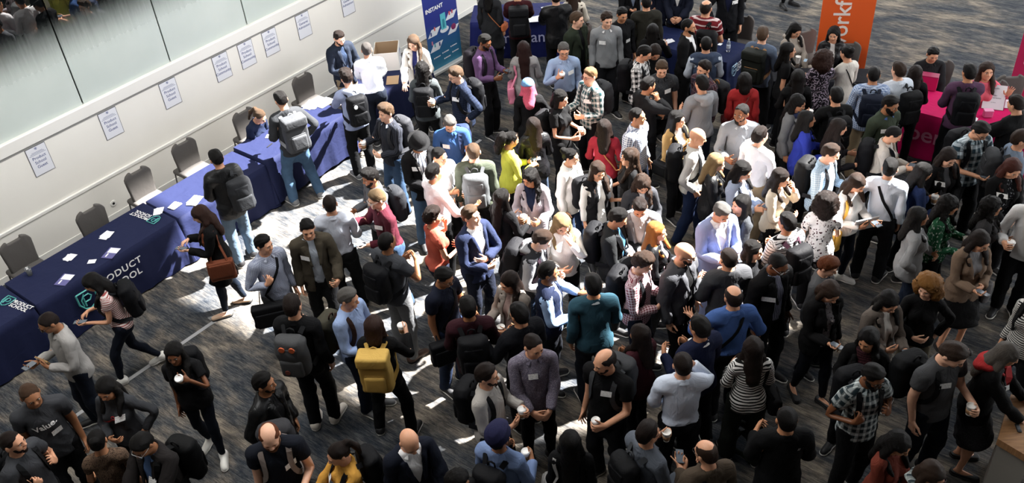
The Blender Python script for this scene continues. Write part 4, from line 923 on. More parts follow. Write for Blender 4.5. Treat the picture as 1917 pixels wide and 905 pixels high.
# ------------------------------------------------------------------ tables under cloths
NAVY = '#1e2340'
def table(c, rot, L, Dp, colr, label, H=.75, corner=.05, name='banquet_table', drop=.73):
    e = empty(name, (c[0], c[1], 0), rot, label=label, cat='table'); V = []; F = []; per = []; st = .045
    def edge(a, b):
        n = max(2, int(np.hypot(b[0] - a[0], b[1] - a[1]) / st)); return [(a[0] + (b[0] - a[0]) * i / n, a[1] + (b[1] - a[1]) * i / n) for i in range(n)]
    x, y, r = L / 2, Dp / 2, .02; cs = [(-x, -y), (x, -y), (x, y), (-x, y)]
    for i in range(4): per += edge(cs[i], cs[(i + 1) % 4])
    n = len(per); rows = 7; sd = rng.uniform(0, 9)
    for k in range(rows):
        t = k / (rows - 1); z = H - drop * t if k else H
        for i, (a, b) in enumerate(per):
            ox, oy = a / x, b / y; mx = max(abs(ox), abs(oy)); nx = (1 if ox > 0 else -1) if abs(ox) >= mx - .001 else 0; ny = (1 if oy > 0 else -1) if abs(oy) >= mx - .001 else 0; s_ = a * 3 + b * 3
            dcor = min(math.hypot(a - q[0], b - q[1]) for q in cs); bulge = .014 * t * math.sin(s_ * 5.5 + sd) + .006 * t * math.sin(s_ * 13 + sd) + .012 * t + (corner * t * math.exp(-(dcor / .09) ** 2) if nx or ny else 0)
            V.append((a + nx * bulge, b + ny * bulge, z - (.004 if k == 0 and (nx or ny) else 0) + .01 * t * math.sin(s_ * 3 + sd)))
    for k in range(rows - 1):
        for i in range(n): F.append((k * n + i, (k + 1) * n + i, (k + 1) * n + (i + 1) % n, k * n + (i + 1) % n))
    F.append(tuple(range(n))); o = link('cloth', mesh('cloth', V, F, True), e, cloth_cover(colr)); o.data.polygons[len(F) - 1].use_smooth = False
    MB().box((0, 0, H - .035), (L - .06, Dp - .06, .04)).build('tabletop', plain('table_board', '#8a8378', .7), e)
    for i in (-1, 1):
        for j in (-1, 1): MB().tube([(i * (x - .15), j * (y - .1), 0), (i * (x - .15), j * (y - .1), H - .05)], .015, 6).build('leg', plain('steel', '#7c7f83', .4, 1), e)
    return e
def cloth_cover(colr):
    k = ('cover', colr)
    if k not in MATS:
        t = NT('tablecloth'); o = t.objc(); t.b.inputs['Base Color'].default_value = lin(colr); t.b.inputs['Roughness'].default_value = .75; t.b.inputs['Specular IOR Level'].default_value = .12
        t.bump(t.noise(o, 5, 3, .5, .6), .25, .05); MATS[k] = t.m
    return MATS[k]
TW, TEAL = plain('print_white', '#f0f0f0', .7), plain('print_teal', '#4fa8a4', .6)
def shield(M, parent, s, mat=TEAL):
    m = MB(); pts = [(-.5, .55), (.5, .55), (.5, -.1), (.3, -.45), (0, -.6), (-.3, -.45), (-.5, -.1), (-.5, .55)]; m.tube([(a * s, b * s, 0) for a, b in pts], s * .05, 4); m.tube([(-.18 * s, -.35 * s, 0), (-.18 * s, .3 * s, 0), (.12 * s, .3 * s, 0), (.25 * s, .1 * s, 0), (.12 * s, -.08 * s, 0), (-.18 * s, -.08 * s, 0)], s * .045, 4); m.tube([(-.3 * s, -.3 * s, 0), (-.32 * s, .1 * s, 0), (-.1 * s, .42 * s, 0)], s * .035, 4)
    o = m.build('emblem', mat, parent); o.data.transform(M); return o
def flat(x, y, z, rd): return Matrix.Translation((x, y, z)) @ Matrix.Rotation(D2(rd), 4, 'Z')
def front(x, y, z): return Matrix.Translation((x, y, z)) @ Matrix.Rotation(D2(90), 4, 'X')
TN = -10.475
REG = [(1.0, 2.91, 'navy draped registration table at the left frame edge with printed crest', .75), (2.95, 5.0, 'navy draped registration table with white lettering on its front', .75), (5.04, 6.56, 'navy draped registration table half in sunlight behind the black coat person', .745), (6.6, 8.25, 'navy draped registration table fully in sunlight with raised top', .79), (9.0, 10.2, 'navy draped table beside the white carton', .75)]
TT = []
for a, b, lab, H_ in REG: TT.append(table(un((a + b) / 2, TN), UANG, b - a, .74, NAVY, lab, H_))
t1 = TT[1]; text('lettering', 'PRODUCT', .135, TW, front(.03, -.41, .535), t1, bold=.002, spacing=1.12); text('lettering', 'SCHOOL', .135, TW, front(.03, -.415, .385), t1, bold=.002, spacing=1.12); shield(front(-.46, -.412, .44), t1, .24)
text('lettering', 'PRODUCT\nSCHOOL', .075, TW, flat(.83, .12, .754, 97), t1, bold=.001); shield(flat(.86, -.13, .756, 97), t1, .14)
t0 = TT[0]; text('lettering', 'PRODUCT\nSCHOOL', .075, TW, flat(.87, -.235, .754, -80), t0, bold=.001); shield(flat(.83, .0, .756, -80), t0, .14)
def sheet(px, py, z, w, l, rd, label, mat='#e9ebf2', name='paper_sheet', cat='paper', n=1, group='loose papers on the tables'):
    p = bp(px, py, z); e = MB()
    for i in range(n): e.box((rng.uniform(-.02, .02) * (n > 1), rng.uniform(-.02, .02) * (n > 1), .001 + .0015 * i), (w, l, .001), 0, Matrix.Rotation(rng.uniform(-.3, .3) * (n > 1), 3, 'Z'))
    o = e.build(name, plain('paper', mat, .6)); o.location = (p[0], p[1], z); o.rotation_euler = (0, 0, UANG + D2(rd)); return tag(o, label, cat, group)
z = .7535
sheet(131, 481, z, .13, .11, 20, 'white square card pile on navy table near the clear cup', n=3); sheet(198, 441, z, .14, .12, 15, 'white card pile on navy table below the second chair', n=3); sheet(172, 490, z, .08, .1, 40, 'small white card beside the purple leaflet on navy table')
sheet(296, 396, z, .15, .1, 60, 'white torn badge sheets beside the printed crest', n=3); sheet(329, 385, z, .15, .12, 10, 'white card pile at the edge of the sunlight', n=3); sheet(365, 376, z, .2, .15, 25, 'white sheets in sunlight beside the black coat person', n=2)
for px, py, rd, lab in ((208, 474, 25, 'purple printed leaflet on the navy table above the lettering'), (121, 524, 25, 'purple printed leaflet near the striped tee person')):
    o = sheet(px, py, z, .22, .16, rd, lab, '#5c5a8e', 'leaflet', n=1); m = MB().box((.05, -.01, .0025), (.1, .14, .0008)); m.build('white_corner', plain('paper', '#e9ebf2', .6), o)
    MB().box((-.05, .03, .0025), (.07, .02, .0008)).build('print', TW, o)
p = bp(57, 515, .75); e = empty('plastic_cup', p, label='clear plastic tumbler on the navy table by the chair', cat='cup'); mt = NT('clear_plastic'); mt.b.inputs['Transmission Weight'].default_value = .9; mt.b.inputs['Roughness'].default_value = .08; mt.b.inputs['Base Color'].default_value = (.9, .93, .95, 1)
MB().lathe([(.028, 0), (.038, .11), (.036, .11), (.027, .004)], 16).build('cup_body', mt.m, e, True); MB().lathe([(.026, .004), (.029, .03), (.001, .03)], 16).build('water', mt.m, e, True)
sheet(607, 192, .793, .3, .22, 0, 'white sheet of paper on the sunlit table', n=1); sheet(505, 272, .793, .12, .02, 10, 'black marker pen lying on the sunlit table', '#111111', 'marker_pen', 'pen', group=None); sheet(508, 255, .793, .1, .16, 35, 'grey form in front of the seated registrar'); sheet(585, 196, .793, .28, .2, 12, 'white paper stack at the back of the sunlit table', n=3)
sheet(735, 150, .753, .3, .2, 40, 'brown cardboard flap on the table end', '#a88c6c', 'cardboard_sheet', 'cardboard', group=None); sheet(757, 128, .753, .2, .1, 60, 'scattered badges beside the cream cardigan person', n=3)
# box
cb = empty('cardboard_box', bp(728, 121, .752), UANG + D2(40), label='open white carton with a navy label behind the table', cat='box'); cm, ci = plain('carton_white', '#d9d8d4', .7), plain('carton_inside', '#9d8468', .8)
for nm, c, sz in (('front_panel', (0, -.2, .16), (.46, .008, .32)), ('back_panel', (0, .2, .16), (.46, .008, .32)), ('side_panel', (-.23, 0, .16), (.008, .4, .32)), ('side_panel', (.23, 0, .16), (.008, .4, .32)), ('bottom_panel', (0, 0, .004), (.46, .4, .008))):
    MB().box(c, sz).build(nm, cm, cb)
for c, sz in (((0, -.194, .165), (.45, .003, .31)), ((0, .194, .165), (.45, .003, .31)), ((-.224, 0, .165), (.003, .39, .31)), ((.224, 0, .165), (.003, .39, .31))): MB().box(c, sz).build('lining', ci, cb)
MB().box((.1, -.206, .17), (.13, .002, .11)).build('label', plain('label_navy', '#2a3a78', .6), cb)
MB().box((0, 0, .01), (.44, .38, .006)).build('lining', ci, cb)
m = MB(); m.tube([(.06, -.208, .13), (.09, -.208, .17), (.11, -.208, .2), (.13, -.208, .17)], .006, 5); m.tube([(.07, -.208, .19), (.13, -.208, .14)], .006, 5); m.build('emblem', TW, cb)
# ------------------------------------------------------------------ banquet chairs
def chair_shapes():
    S = SDF((-.28, -.1, .36), (.28, .16, 1.0), .011); S.box((0, .03, .7), (.225, .028, .25), .03)
    S.clip(lambda X, Y, Z: np.abs(X) - (.19 + .035 * np.clip((Z - .5) / .4, 0, 1)) + 0 * Y, .02); S.ell((0, .03, .7), (.27, .06, .252), .02) if False else None
    S.clip(lambda X, Y, Z: (np.abs(X) / .232) ** 4 + np.clip((Z - .66) / .285, 0, 2) ** 4 - 1 + 0 * Y if False else np.where(Z > .66, ((np.abs(X) / .232) ** 3 + (np.clip(Z - .66, 0, 1) / .285) ** 3 - 1) * .1, -1) + 0 * Y)
    S.cone((-.07, .03, .925), (.07, .03, .925), .022, .022, .01, cut=True, sy=9); S.warp(lambda X, Y, Z: (Y * 0) + 0 * X * Z); b = sdf_part(S, 900)
    S = SDF((-.27, -.29, .36), (.27, .26, .52), .011); S.box((0, -.02, .445), (.22, .215, .04), .035); S.ell((0, -.02, .47), (.19, .18, .03), .03); s = sdf_part(S, 360); return b, s
CB, CS = chair_shapes(); CBM, CSM = tri_mesh('backrest', *CB), tri_mesh('seat', *CS)
_m = MB()
for i in (-1, 1): _m.tube([(i * .19, -.05, .40), (i * .19, .03, .42), (i * .19, .035, .5), (i * .19, .035, .6)], .011, 6)
CFM = mesh('frame', _m.v, _m.f, True); LGM = {}
for i in (-1, 1):
    for j in (-1, 1): LGM[i, j] = mesh('leg', *(lambda q: (q.v, q.f))(MB().tube([(i * .19, j * .19 - .01, .41), (i * .21, j * .22, 0.0)], .012, 6)), True)
def chair(px, py, yaw, label, z=.93, color='#625e5b', occ=False, pos=None):
    p = bp(px, py, z) if pos is None else np.array(pos); f = np.array([math.sin(D2(yaw)), -math.cos(D2(yaw)), 0]); r = p + f * .045 if pos is None else p; r[2] = 0
    e = empty('banquet_chair', r, D2(yaw), label=label, cat='chair', group='grey banquet chairs'); k = cloth(color, rough=.8, wr=.1); st = plain('chair_frame', '#4a4846', .5)
    link('seat', CSM, e, k); link('backrest', CBM, e, k); link('frame', CFM, e, st)
    for (i, j), me in LGM.items(): link('leg', me, e, st)
    return e
YF = 49.7
for px, py, lab in ((22, 448, 'grey banquet chair nearest the left frame edge'), (163, 390, 'grey banquet chair, second from the left frame edge'), (252, 318, 'grey banquet chair beside the wall socket'), (339, 264, 'grey banquet chair with a sunlit seat before the leather jacket person'), (452, 206, 'grey banquet chair of the seated registrar in navy tee'), (562, 140, 'grey banquet chair under the General Admission notice')): chair(px, py, YF, lab)
# ------------------------------------------------------------------ banners
def banner(p, rot, w, hgt, colr, label):
    e = empty('pullup_banner', p, rot, label=label, cat='banner'); MB().box((0, 0, hgt / 2 + .06), (w, .006, hgt)).build('print_panel', colr, e); MB().box((0, .01, .035), (w + .04, .2, .07), .015).build('base', plain('banner_base', '#c9c9c6', .4, .3), e)
    MB().box((0, 0, hgt + .07), (w + .02, .02, .025), .005).build('top_rail', plain('banner_base', '#c9c9c6', .4, .3), e); MB().tube([(0, .03, .06), (0, .03, hgt + .06)], .01, 6).build('pole', plain('steel', '#7c7f83', .4, 1), e); return e
def gradmat():
    t = NT('banner_blue'); sp = t.n('ShaderNodeSeparateXYZ'); t.put(sp.inputs[0], t.objc()); mp = t.n('ShaderNodeMapRange'); t.put(mp.inputs[0], sp.outputs[2]); mp.inputs[1].default_value = .1; mp.inputs[2].default_value = .95
    t.put(t.b.inputs['Base Color'], t.mix(mp.outputs[0], lin('#2a7390'), lin('#232f83'))); t.b.inputs['Roughness'].default_value = .5; return t.m
bA, bB = bp(808, 143), bp(866, 110); bc = (bA + bB) / 2; br = math.atan2(bB[1] - bA[1], bB[0] - bA[0]); B1 = banner(bc, br, .82, 2.0, gradmat(), 'tall blue pull up banner with isometric art and INSTANT lettering')
text('lettering', 'INSTANT', .105, TW, front(-.15, -.005, 1.2), B1, bold=.003, align='CENTER')
def iso(cx, cz, w, mat, y=-.006): return MB().add([(cx - w * .55, y, cz - w * .22), (cx + w * .2, y, cz - w * .22), (cx + w * .55, y, cz + w * .22), (cx - w * .2, y, cz + w * .22)], [(0, 1, 2, 3)]).build('art_tile', mat, B1)
AW = plain('art_white', '#d9dde4', .6)
for cx, cz, w in ((-.22, .78, .3), (.24, .94, .28), (.26, .66, .28), (-.2, .5, .32)): iso(cx, cz, w, AW)
MB().lathe([(.11, -.002), (.11, .002)], 20).build('art_disc', AW, B1).data.transform(front(.04, -.006, .74) @ Matrix.Diagonal((1, .5, 1, 1)))
MB().box((.03, -.008, .9), (.13, .003, .3)).build('art_tower', plain('art_cyan', '#58b6c4', .5), B1); MB().box((.03, -.010, .86), (.05, .003, .16)).build('art_figure', plain('art_teal', '#2d8496', .5), B1)
MB().add(*ball((.27, -.008, .71), (.065, .003, .06))).build('art_globe', plain('art_plum', '#7a2757', .5), B1)
for cx, cz, c in ((.2, .99, '#c94d5a'), (.27, 1.0, '#b63a4a'), (-.2, .84, '#d46a6a'), (-.3, .77, '#3c4a86'), (-.24, .54, '#4f9aa8'), (-.12, .52, '#2a3a78'), (-.3, .6, '#c47a94')): MB().box((cx, -.009, cz), (.03, .003, .07)).build('art_figure', plain('art' + c, c, .6), B1)
for i, (cx, cz) in enumerate(((.02, .32), (.24, .36), (.05, .2), (.27, .24), (-.2, .3))): MB().box((cx, -.006, cz), (.13, .002, .018)).build('sponsor_mark', AW, B1); MB().lathe([(.014, -.001), (.014, .001)], 12).build('sponsor_mark', AW, B1).data.transform(front(cx - .09, -.006, cz))
OR = banner(bp(1564, 168), D2(-14), .8, 2.1, plain('banner_orange', '#d9581c', .55), 'orange pull up banner with white vertical lettering behind seated people')
text('lettering', 'workfront', .36, plain('print_offwhite', '#e6dcd6', .6), front(-.07, -.006, 1.45) @ Matrix.Rotation(D2(90), 4, 'Z'), OR, bold=.004)
PK = banner(bp(1938, 212), D2(-20), .95, 2.1, plain('banner_pink', '#b0164f', .55), 'crimson pink pull up banner at the right frame edge')
text('lettering', 'pendo', .16, plain('print_pink', '#d98aa8', .6), front(-.32, -.006, 1.0) @ Matrix.Rotation(D2(-90), 4, 'Z'), PK)
# ------------------------------------------------------------------ exhibitors' tables
mpA, mpB = bp(887, 112), bp(1066, 106); mr = math.atan2(mpB[1] - mpA[1], mpB[0] - mpA[0]); mc = (mpA + mpB) / 2 + .39 * np.array([-math.sin(mr), math.cos(mr), 0]); MP = table(mc, mr, np.linalg.norm(mpB - mpA), .75, '#1d2358', 'indigo draped table with pale lettering between backpack people', .74)
_t = text('lettering', 'mixpanel', .3, plain('print_lilac', '#b9bce0', .6), front(0, -.42, .42), MP, bold=.001, align='LEFT', spacing=1.0); _w = max(v.co.x for v in _t.data.vertices); _t.data.transform(Matrix.Translation((-.37, 0, 0)) @ Matrix.Diagonal((1.02 / _w, 1, 1, 1))); MB().lathe([(.035, -.001), (.035, .001)], 16).build('print_dot', plain('print_lilac', '#b9bce0', .6), MP).data.transform(front(-.32, -.42, .24))
sheet(1003, 36, .745, .3, .2, -50, 'white leaflet pile on the indigo table', n=4); sheet(1022, 14, .745, .16, .1, -30, 'white flyer at the back of the indigo table', n=1); sheet(962, 22, .745, .3, .2, -48, 'lilac leaflets at the rear of the indigo table', '#b7b6dc', 'leaflet', n=3)
nA = bp(1360, 117, .74); nv = table(np.array([nA[0], nA[1], 0]) - NN * .92 + UU * .37, UANG - D2(90), 1.84, .74, '#1a2347', 'navy draped table with a water bottle on it', .74)
text('lettering', 'PRODUCT\nSCHOOL', .1, TW, Matrix.Rotation(D2(90), 4, 'Z') @ front(.1, -.965, .52), nv, bold=.001); shield(Matrix.Rotation(D2(90), 4, 'Z') @ front(-.16, -.968, .52), nv, .17, plain('print_pale', '#8fb0c8', .6))
pb = bp(1363, 96, .742); e = empty('water_bottle', pb, label='clear plastic water bottle on the navy table', cat='bottle'); MB().lathe([(.03, 0), (.033, .01), (.033, .13), (.028, .16), (.013, .19), (.013, .2)], 14).build('bottle_body', mt.m, e, True); MB().lathe([(.0145, .198), (.0145, .218), (.001, .218)], 12).build('cap', plain('cap_white', '#eeeeee', .4), e)
MB().lathe([(.0335, .06), (.0338, .06), (.0338, .11), (.0335, .11)], 14).build('bottle_label', plain('bl', '#c9d6e4', .5), e)
cup(bp(1249, 46, .745), 'lidded white paper cup standing on the dark tablecloth end', True, False, group='paper cups on tables'); sheet(1252, 78, .745, .16, .12, -30, 'white card pile on the navy table', n=3); sheet(1348, 83, .745, .08, .06, 0, 'small white card beside the water bottle')
pA = bp(1700, 205, .74); pk = table(np.array([pA[0], pA[1], 0]) + NN * .95 + UU * .37, UANG - D2(90), 1.9, .74, '#c2155c', 'magenta pink draped table with pale pink lettering', .74)
text('lettering', 'pendo', .36, plain('print_palepink', '#e58fb4', .6), front(-.42, -.405, .42), pk, bold=.004)
# things on the pink table
q = bp(1857, 205, .742); e = empty('sign_holder', q, UANG - D2(75), label='tilted white sign in pink stand on the pink table', cat='sign'); T_ = Matrix.Rotation(D2(-32), 4, 'X'); 
for nm, c, s_, mm in (('backing', (0, .012, .17), (.30, .008, .36), plain('pk_dark', '#9d1650', .5)), ('sheet', (0, 0, .175), (.28, .006, .345), plain('sheet', '#dfe0e6', .6))): o = MB().box(c, s_).build(nm, mm, e); o.data.transform(T_)
for i, (tx, zz, sz) in enumerate((('pendo', .3, .035), ('You', .2, .035), ('deserve better', .165, .03), ('product', .1, .018))): text('lettering', tx, sz, plain('print_grey2', '#6d6a78', .6), T_ @ front(0, -.004, zz), e)
def simple(name, px, py, z, size, colr, label, cat, rd=0, bev=.006, part='case', extra=None):
    e = empty(name, bp(px, py, z), UANG + D2(rd), label=label, cat=cat); MB().box((0, 0, size[2] / 2), size, bev).build(part, plain(name, colr, .5), e)
    if extra: MB().box(*extra[1:3], .002).build(extra[0], plain(extra[0], extra[3], .5), e)
    return e
simple('badge_box', 1848, 218, .742, (.12, .08, .1), '#d96a9c', 'small pale pink box in front of the tilted sign', 'box', -60, extra=('box_lid', (0, 0, .1), (.125, .085, .012), '#e39abd'))
simple('gift_bag', 1735, 165, .742, (.26, .14, .22), '#c21760', 'pink paper bag on the pink table before the seated black jacket person', 'bag', -80, extra=('bag_rim', (0, 0, .22), (.262, .142, .012), '#8e0f45'))
simple('gift_bag', 1832, 190, .742, (.12, .1, .16), '#a3124c', 'dark pink box beside the purple shirt person', 'box', -70, extra=('box_lid', (0, 0, .16), (.126, .106, .014), '#8e0f45'))
sheet(1822, 222, .742, .12, .1, -70, 'white folded cards at the front of the pink table', n=3); sheet(1885, 195, .742, .3, .22, -60, 'white forms under the black sleeve on the pink table', n=2)
e = empty('drink_can', bp(1878, 182, .742), label='bright pink tumbler behind the tilted sign', cat='cup'); MB().lathe([(.03, 0), (.034, .005), (.036, .12), (.034, .125), (.001, .125)], 14).build('cup_body', plain('hotpink', '#e2307c', .4), e, True); MB().lathe([(.03, .125), (.03, .132), (.001, .132)], 14).build('lid', plain('hotpink2', '#c71f66', .4), e, True)
# orange team's table
ot = table(bp(1540, 140, .74) * [1, 1, 0], D2(-12), 1.5, .45, '#15161c', 'black draped table between the seated pair and standing people', .74); cup(bp(1493, 118, .742), 'white paper cup without lid on the black table', False, False, group='paper cups on tables'); sheet(1508, 113, .742, .1, .05, 10, 'pale blue card on the black table', '#9ab8cf'); 
# wooden counter at the right
wt = empty('wooden_counter', (0, 0, 0), label='wooden topped counter at the right frame edge below the red scarf person', cat='table'); wz = .95
k0, k1, k2, k3 = bp(1893, 738, wz), bp(1868, 822, wz), bp(1935, 862, wz), bp(1962, 770, wz)
def woodmat():
    t = NT('oak_top'); o = t.objc(); f = t.noise(t.scale(o, (2, 18, 2), (0, 0, UANG)), 2.2, 4, .6, .5); t.put(t.b.inputs['Base Color'], t.ramp(f, [(.3, lin('#7d5a3c')), (.6, lin('#a67c55'))])); t.b.inputs['Roughness'].default_value = .45; return t.m
m = MB(); Vt = [k0, k1, k2, k3]; m.add([v for v in Vt] + [v - [0, 0, .08] for v in Vt], [(0, 1, 2, 3), (7, 6, 5, 4)] + [(i, 4 + i, 4 + (i + 1) % 4, (i + 1) % 4) for i in range(4)]); m.build('countertop', woodmat(), wt)
c_ = sum(Vt) / 4; m = MB(); Vb = [c_ + (v - c_) * .86 - [0, 0, .08] for v in Vt]; m.add([v for v in Vb] + [v * [1, 1, 0] for v in Vb], [(0, 1, 2, 3), (7, 6, 5, 4)] + [(i, 4 + i, 4 + (i + 1) % 4, (i + 1) % 4) for i in range(4)]); m.build('counter_body', plain('counter_cloth', '#8d8982', .8), wt)
simple('card_reader', 1906, 803, wz, (.1, .04, .012), '#1a1a1c', 'small black device lying on the wooden counter', 'device', 30, .004, extra=('screen', (0, 0, .013), (.05, .03, .002), '#5a5f66'))
# rolling case handle behind the bald navy suit person
rc = empty('rolling_case', bp(712, 1040), D2(20), label='black rolling case with raised handle behind the navy suit person', cat='suitcase'); bk = plain('case_black', '#121315', .5)
MB().box((0, 0, .32), (.36, .24, .52), .05).build('case_body', bk, rc)
for i in (-1, 1): MB().tube([(i * .1, .1, .58), (i * .1, .1, 1.02)], .011, 6).build('handle_rod', plain('steel_dark', '#3a3b3e', .4, .8), rc); MB().tube([(i * .13 - .015, .08, .03), (i * .13 + .015, .08, .03)], .03, 10).build('wheel', bk, rc)
MB().tube([(-.13, .1, 1.03), (.13, .1, 1.03)], .02, 8).build('handle_grip', bk, rc)
# ================================================================== people (head pixel, build, facing, clothes)
BK, DH, BH, LB, BD, GR, RD = '#0e0b0a', '#1f1511', '#33241b', '#4f3d2e', '#8a7250', '#5f5c59', '#6a3a20'
JEAN, DJ, BLKP, KH, GP = ('reg', '#3d5a7d', 'denim'), ('slim', '#1a2233', 'denim'), ('reg', '#131417'), ('reg', '#8f7b5d'), ('reg', '#55585c')
SLB, SLJ = ('slim', '#111215'), ('slim', '#2c3f5c', 'denim')
WS, BS, GS, BRS = ('sneaker', '#dedcd6'), ('boot', '#121214'), ('sneaker', '#6d6e70'), ('boot', '#3a2418')
BPK = ('bp', '#14151a', 'B')
# --- left foreground
P('charcoal tee with white slogan, arms hanging, beside the bottom left group', 56, 738, 'm', 28, 3, ('crew', '#4a3526'), ('tee', '#414348'), hy=12, hp=14, w=1.06, txt=[('Value.', .085, .0, 1.3, 10, TW, .007, .002)], tg=(.07, 1.2), beard=None)
P('charcoal crew tee with fist at chest, at the bottom left corner', 22, 826, 'm', 75, 1, ('crew', DH), ('tee', '#414348'), L='strap', R='strap', beard=(0, DH), hy=10, bag=('bp', '#17181b', 'B', None, 'dark backpack'))
P('charcoal long sleeve top with red logo, hand on hip', 197, 727, 'f', -8, 2, ('long', BK), ('shirt', '#404247'), L='hip', R='fold', hp=22, tg='L', bot=SLB, txt=[('tenant', .04, -.06, 1.27, 8, plain('print_red', '#c0202a', .6)), ('Q', .06, .0, 1.3, 0, plain('print_red', '#c0202a', .6))])
P('brown leopard print top, back turned', 181, 822, 'f', 195, 2, ('bun', BK), ('crop', '#6f5744', 'speck', '#2c211a'), L='cup', R='down', bot=BLKP, hp=15)
P('dark brown jacket over blue shirt, white glasses', 264, 832, 'm', -25, 3, ('short', BK), ('tuck', '#4d6c9c'), over=('jacket', '#2a2626'), hp=32, glasses='#e8e8e8', tg=(.055, 1.27), collar='#4d6c9c', bag=('bp', '#121315', 'L', None, 'black backpack'), L='table', R='table', bot=BLKP)
P('light grey shirt holding a brown notebook', 88, 603, 'm', -48, 3, ('crew', DH), ('shirt', '#9a9794'), collar='#9a9794', L=('fold', (0, 0, .06)), R='phone', hp=28, glasses='#1a1a1a', ph='R', bot=('reg', '#1b2436', 'denim'), item=('L', 'notebook', 'brown notebook', (.2, .14, .015), '#8a6a3e'), h=1.74)
P('red striped tee and dark jeans, walking with phone', 170, 528, 'f', -70, 1, ('long', BK), ('crop', '#cfc4bf', 'hstripe', '#a04a48'), L='phone', R='tap', ph='L', hp=38, bot=DJ, shoe=WS, bag=BPK, legs_='walk', lean=6, h=1.64)
P('black tee sipping coffee, walking in white sneakers', 325, 660, 'f', 2, 4, ('long', BK), ('tee', '#17171a'), R='down', L='mouth', cupL='lid', hp=8, bot=DJ, shoe=WS, bag=BPK, legs_='step', h=1.63, side=-4)
P('black leather jacket, looking right across the carpet', 493, 715, 'm', 65, 3, ('short', BK), ('tee', '#1c1c1f'), over=('jacket', '#1a1b1d', 'plain', '#fff', '#000', 1.0, .38), hy=20, beard=(0, BK), L='pocket', R='pocket', h=1.72)
P('navy tee with patterned pack straps, bearded and holding a cup', 504, 816, 'm', 12, 0, ('ring', RD), ('tee', '#1a1f2b'), beard=(1, '#6a4226'), L='cup', cupL='open', hp=26, w=1.06, tg=(.1, 1.3), bag=('bp', '#3a3a3e', 'B', '#8c7f78', 'grey backpack'), h=1.8)
P('mustard yellow shirt, ponytail and black backpack', 631, 848, 'f', -58, 1, ('pony', DH), ('shirt', '#d99a16'), collar='#d99a16', hp=20, L='table', R='table', tg='R', bag=BPK)
P('navy suit with white shirt, looking down', 767, 826, 'm', 28, 1, ('bald', '#6a5a4a'), ('tuck', '#e4e4e6'), over=('blazer', '#1a2030'), hp=34, L=('table', (0, .1, -.05)), collar='#e4e4e6')
P('black top with only the hair in frame, bottom edge', 857, 902, 'm', 60, 3, ('curly', BK), ('shirt', '#1a1a1c'), h=1.7)
P('blue turban and light blue shirt, holding a cup', 934, 816, 'm', 150, 3, ('short', BK), ('shirt', '#6f87b5'), hat=('turban', '#23244a'), bag=BPK, L='cup', R='cup', cupR='lid', beard=(1, BK), h=1.75)
P('pale grey shirt with black pack strap, looking right', 911, 700, 'm', 62, 1, ('side', DH), ('shirt', '#aaa59f'), collar='#aaa59f', beard=(0, DH), hy=14, hp=2, L='cup', R='fold', cupL='lid', bag=BPK, bot=('reg', '#20242c'), h=1.76)
P('purple grey patterned shirt with hands clasped', 999, 645, 'm', 8, 1, ('crew', DH), ('shirt', '#6a6375', 'speck', '#8d8696'), collar='#6a6375', L='clasp', R='clasp', hy=22, hp=16, tg=(-.03, 1.34), bot=SLB, h=1.8)
P('black tee and grey backpack, holding a lidded cup', 1131, 674, 'm', -38, 1, ('ring', DH), ('tee', '#131316'), L='cup', cupL='white', R='down', hy=-22, hp=14, tg=(.06, 1.34), bag=('bp', '#44464a', 'B', None, 'grey backpack'), beard=(0, DH), w=1.06, h=1.78)
P('black top and very long hair, back turned at bottom', 1068, 824, 'f', 168, 1, ('vlong', BK), ('shirt', '#151518'), bag=('tote', '#8c8a88', 'L', '#b5b2ae', 'pale tote bag'), h=1.64)
P('grey denim shirt, glasses and black backpack holding cup', 1213, 808, 'm', 118, 1, ('short', DH), ('shirt', '#5d6470'), glasses='#141414', L='cupout', R='cup', cupL='open', bag=('bp', '#15161a', 'B', '#3f4247', 'black backpack'), collar='#5d6470')
P('pale blue dress shirt and black trousers, back turned drinking', 1278, 678, 'm', 180, 1, ('crew', DH), ('tuck', '#c6d1e4'), collar='#c6d1e4', R='mouth', cupR='open', L='fold', belt='#15120f', w=1.06, h=1.8)
P('brown suede jacket, looking at a phone', 1321, 844, 'm', 192, 1, ('ring', BH), ('shirt', '#55483a'), collar='#4a3e31', L='phone', ph='L', R='cup', hy=20, hp=20, glasses='#141414', bag=('lap', '#17181b', 'R', None, 'black shoulder bag'))
P('black and white striped top and olive trousers, back turned', 1410, 648, 'f', 176, 1, ('wavy', DH), ('sweater', '#dedcd8', 'hstripe', '#141416', '#000', .75), bot=('wide', '#2b302a'), R='cup', L='cup', bag=('soft', '#141416', 'R', None, 'black open handbag'), h=1.7)
P('royal blue shirt with a black shoulder strap, back turned', 1373, 552, 'm', 186, 1, ('ring', DH), ('tuck', '#3d62a5'), collar='#3d62a5', R='strap', L='gest', bag=('lap', '#131417', 'L', None, 'black laptop bag'), belt='#15120f', w=1.06)
P('navy sweater with white collar, glasses', 1310, 610, 'm', 208, 2, ('short', BK), ('sweater', '#1c2547'), collar='#d8d8d8', glasses='#111111', L='cup', R='cup', w=1.06)
P('burgundy top with long dark waves', 1197, 624, 'f', 218, 3, ('wavy', DH), ('shirt', '#4a1c26'), L='cup', R='cup')
P('red gingham shirt and black backpack', 1204, 490, 'm', 62, 0, ('curly', BH), ('shirt', '#cfb9bd', 'check', '#7c1f34', '#000', .8), collar='#b98c98', bag=BPK, L='cup', R='fold', hp=24, bot=('reg', '#252d40', 'denim'))
P('open charcoal hoodie over black tee, glasses and bald head', 1283, 472, 'm', 45, 1, ('bald', DH), ('tee', '#111113'), over=('jacket', '#4a4b50'), glasses='#111111', beard=(0, DH), tg='L', hy=18, hp=18, w=1.06, h=1.82)
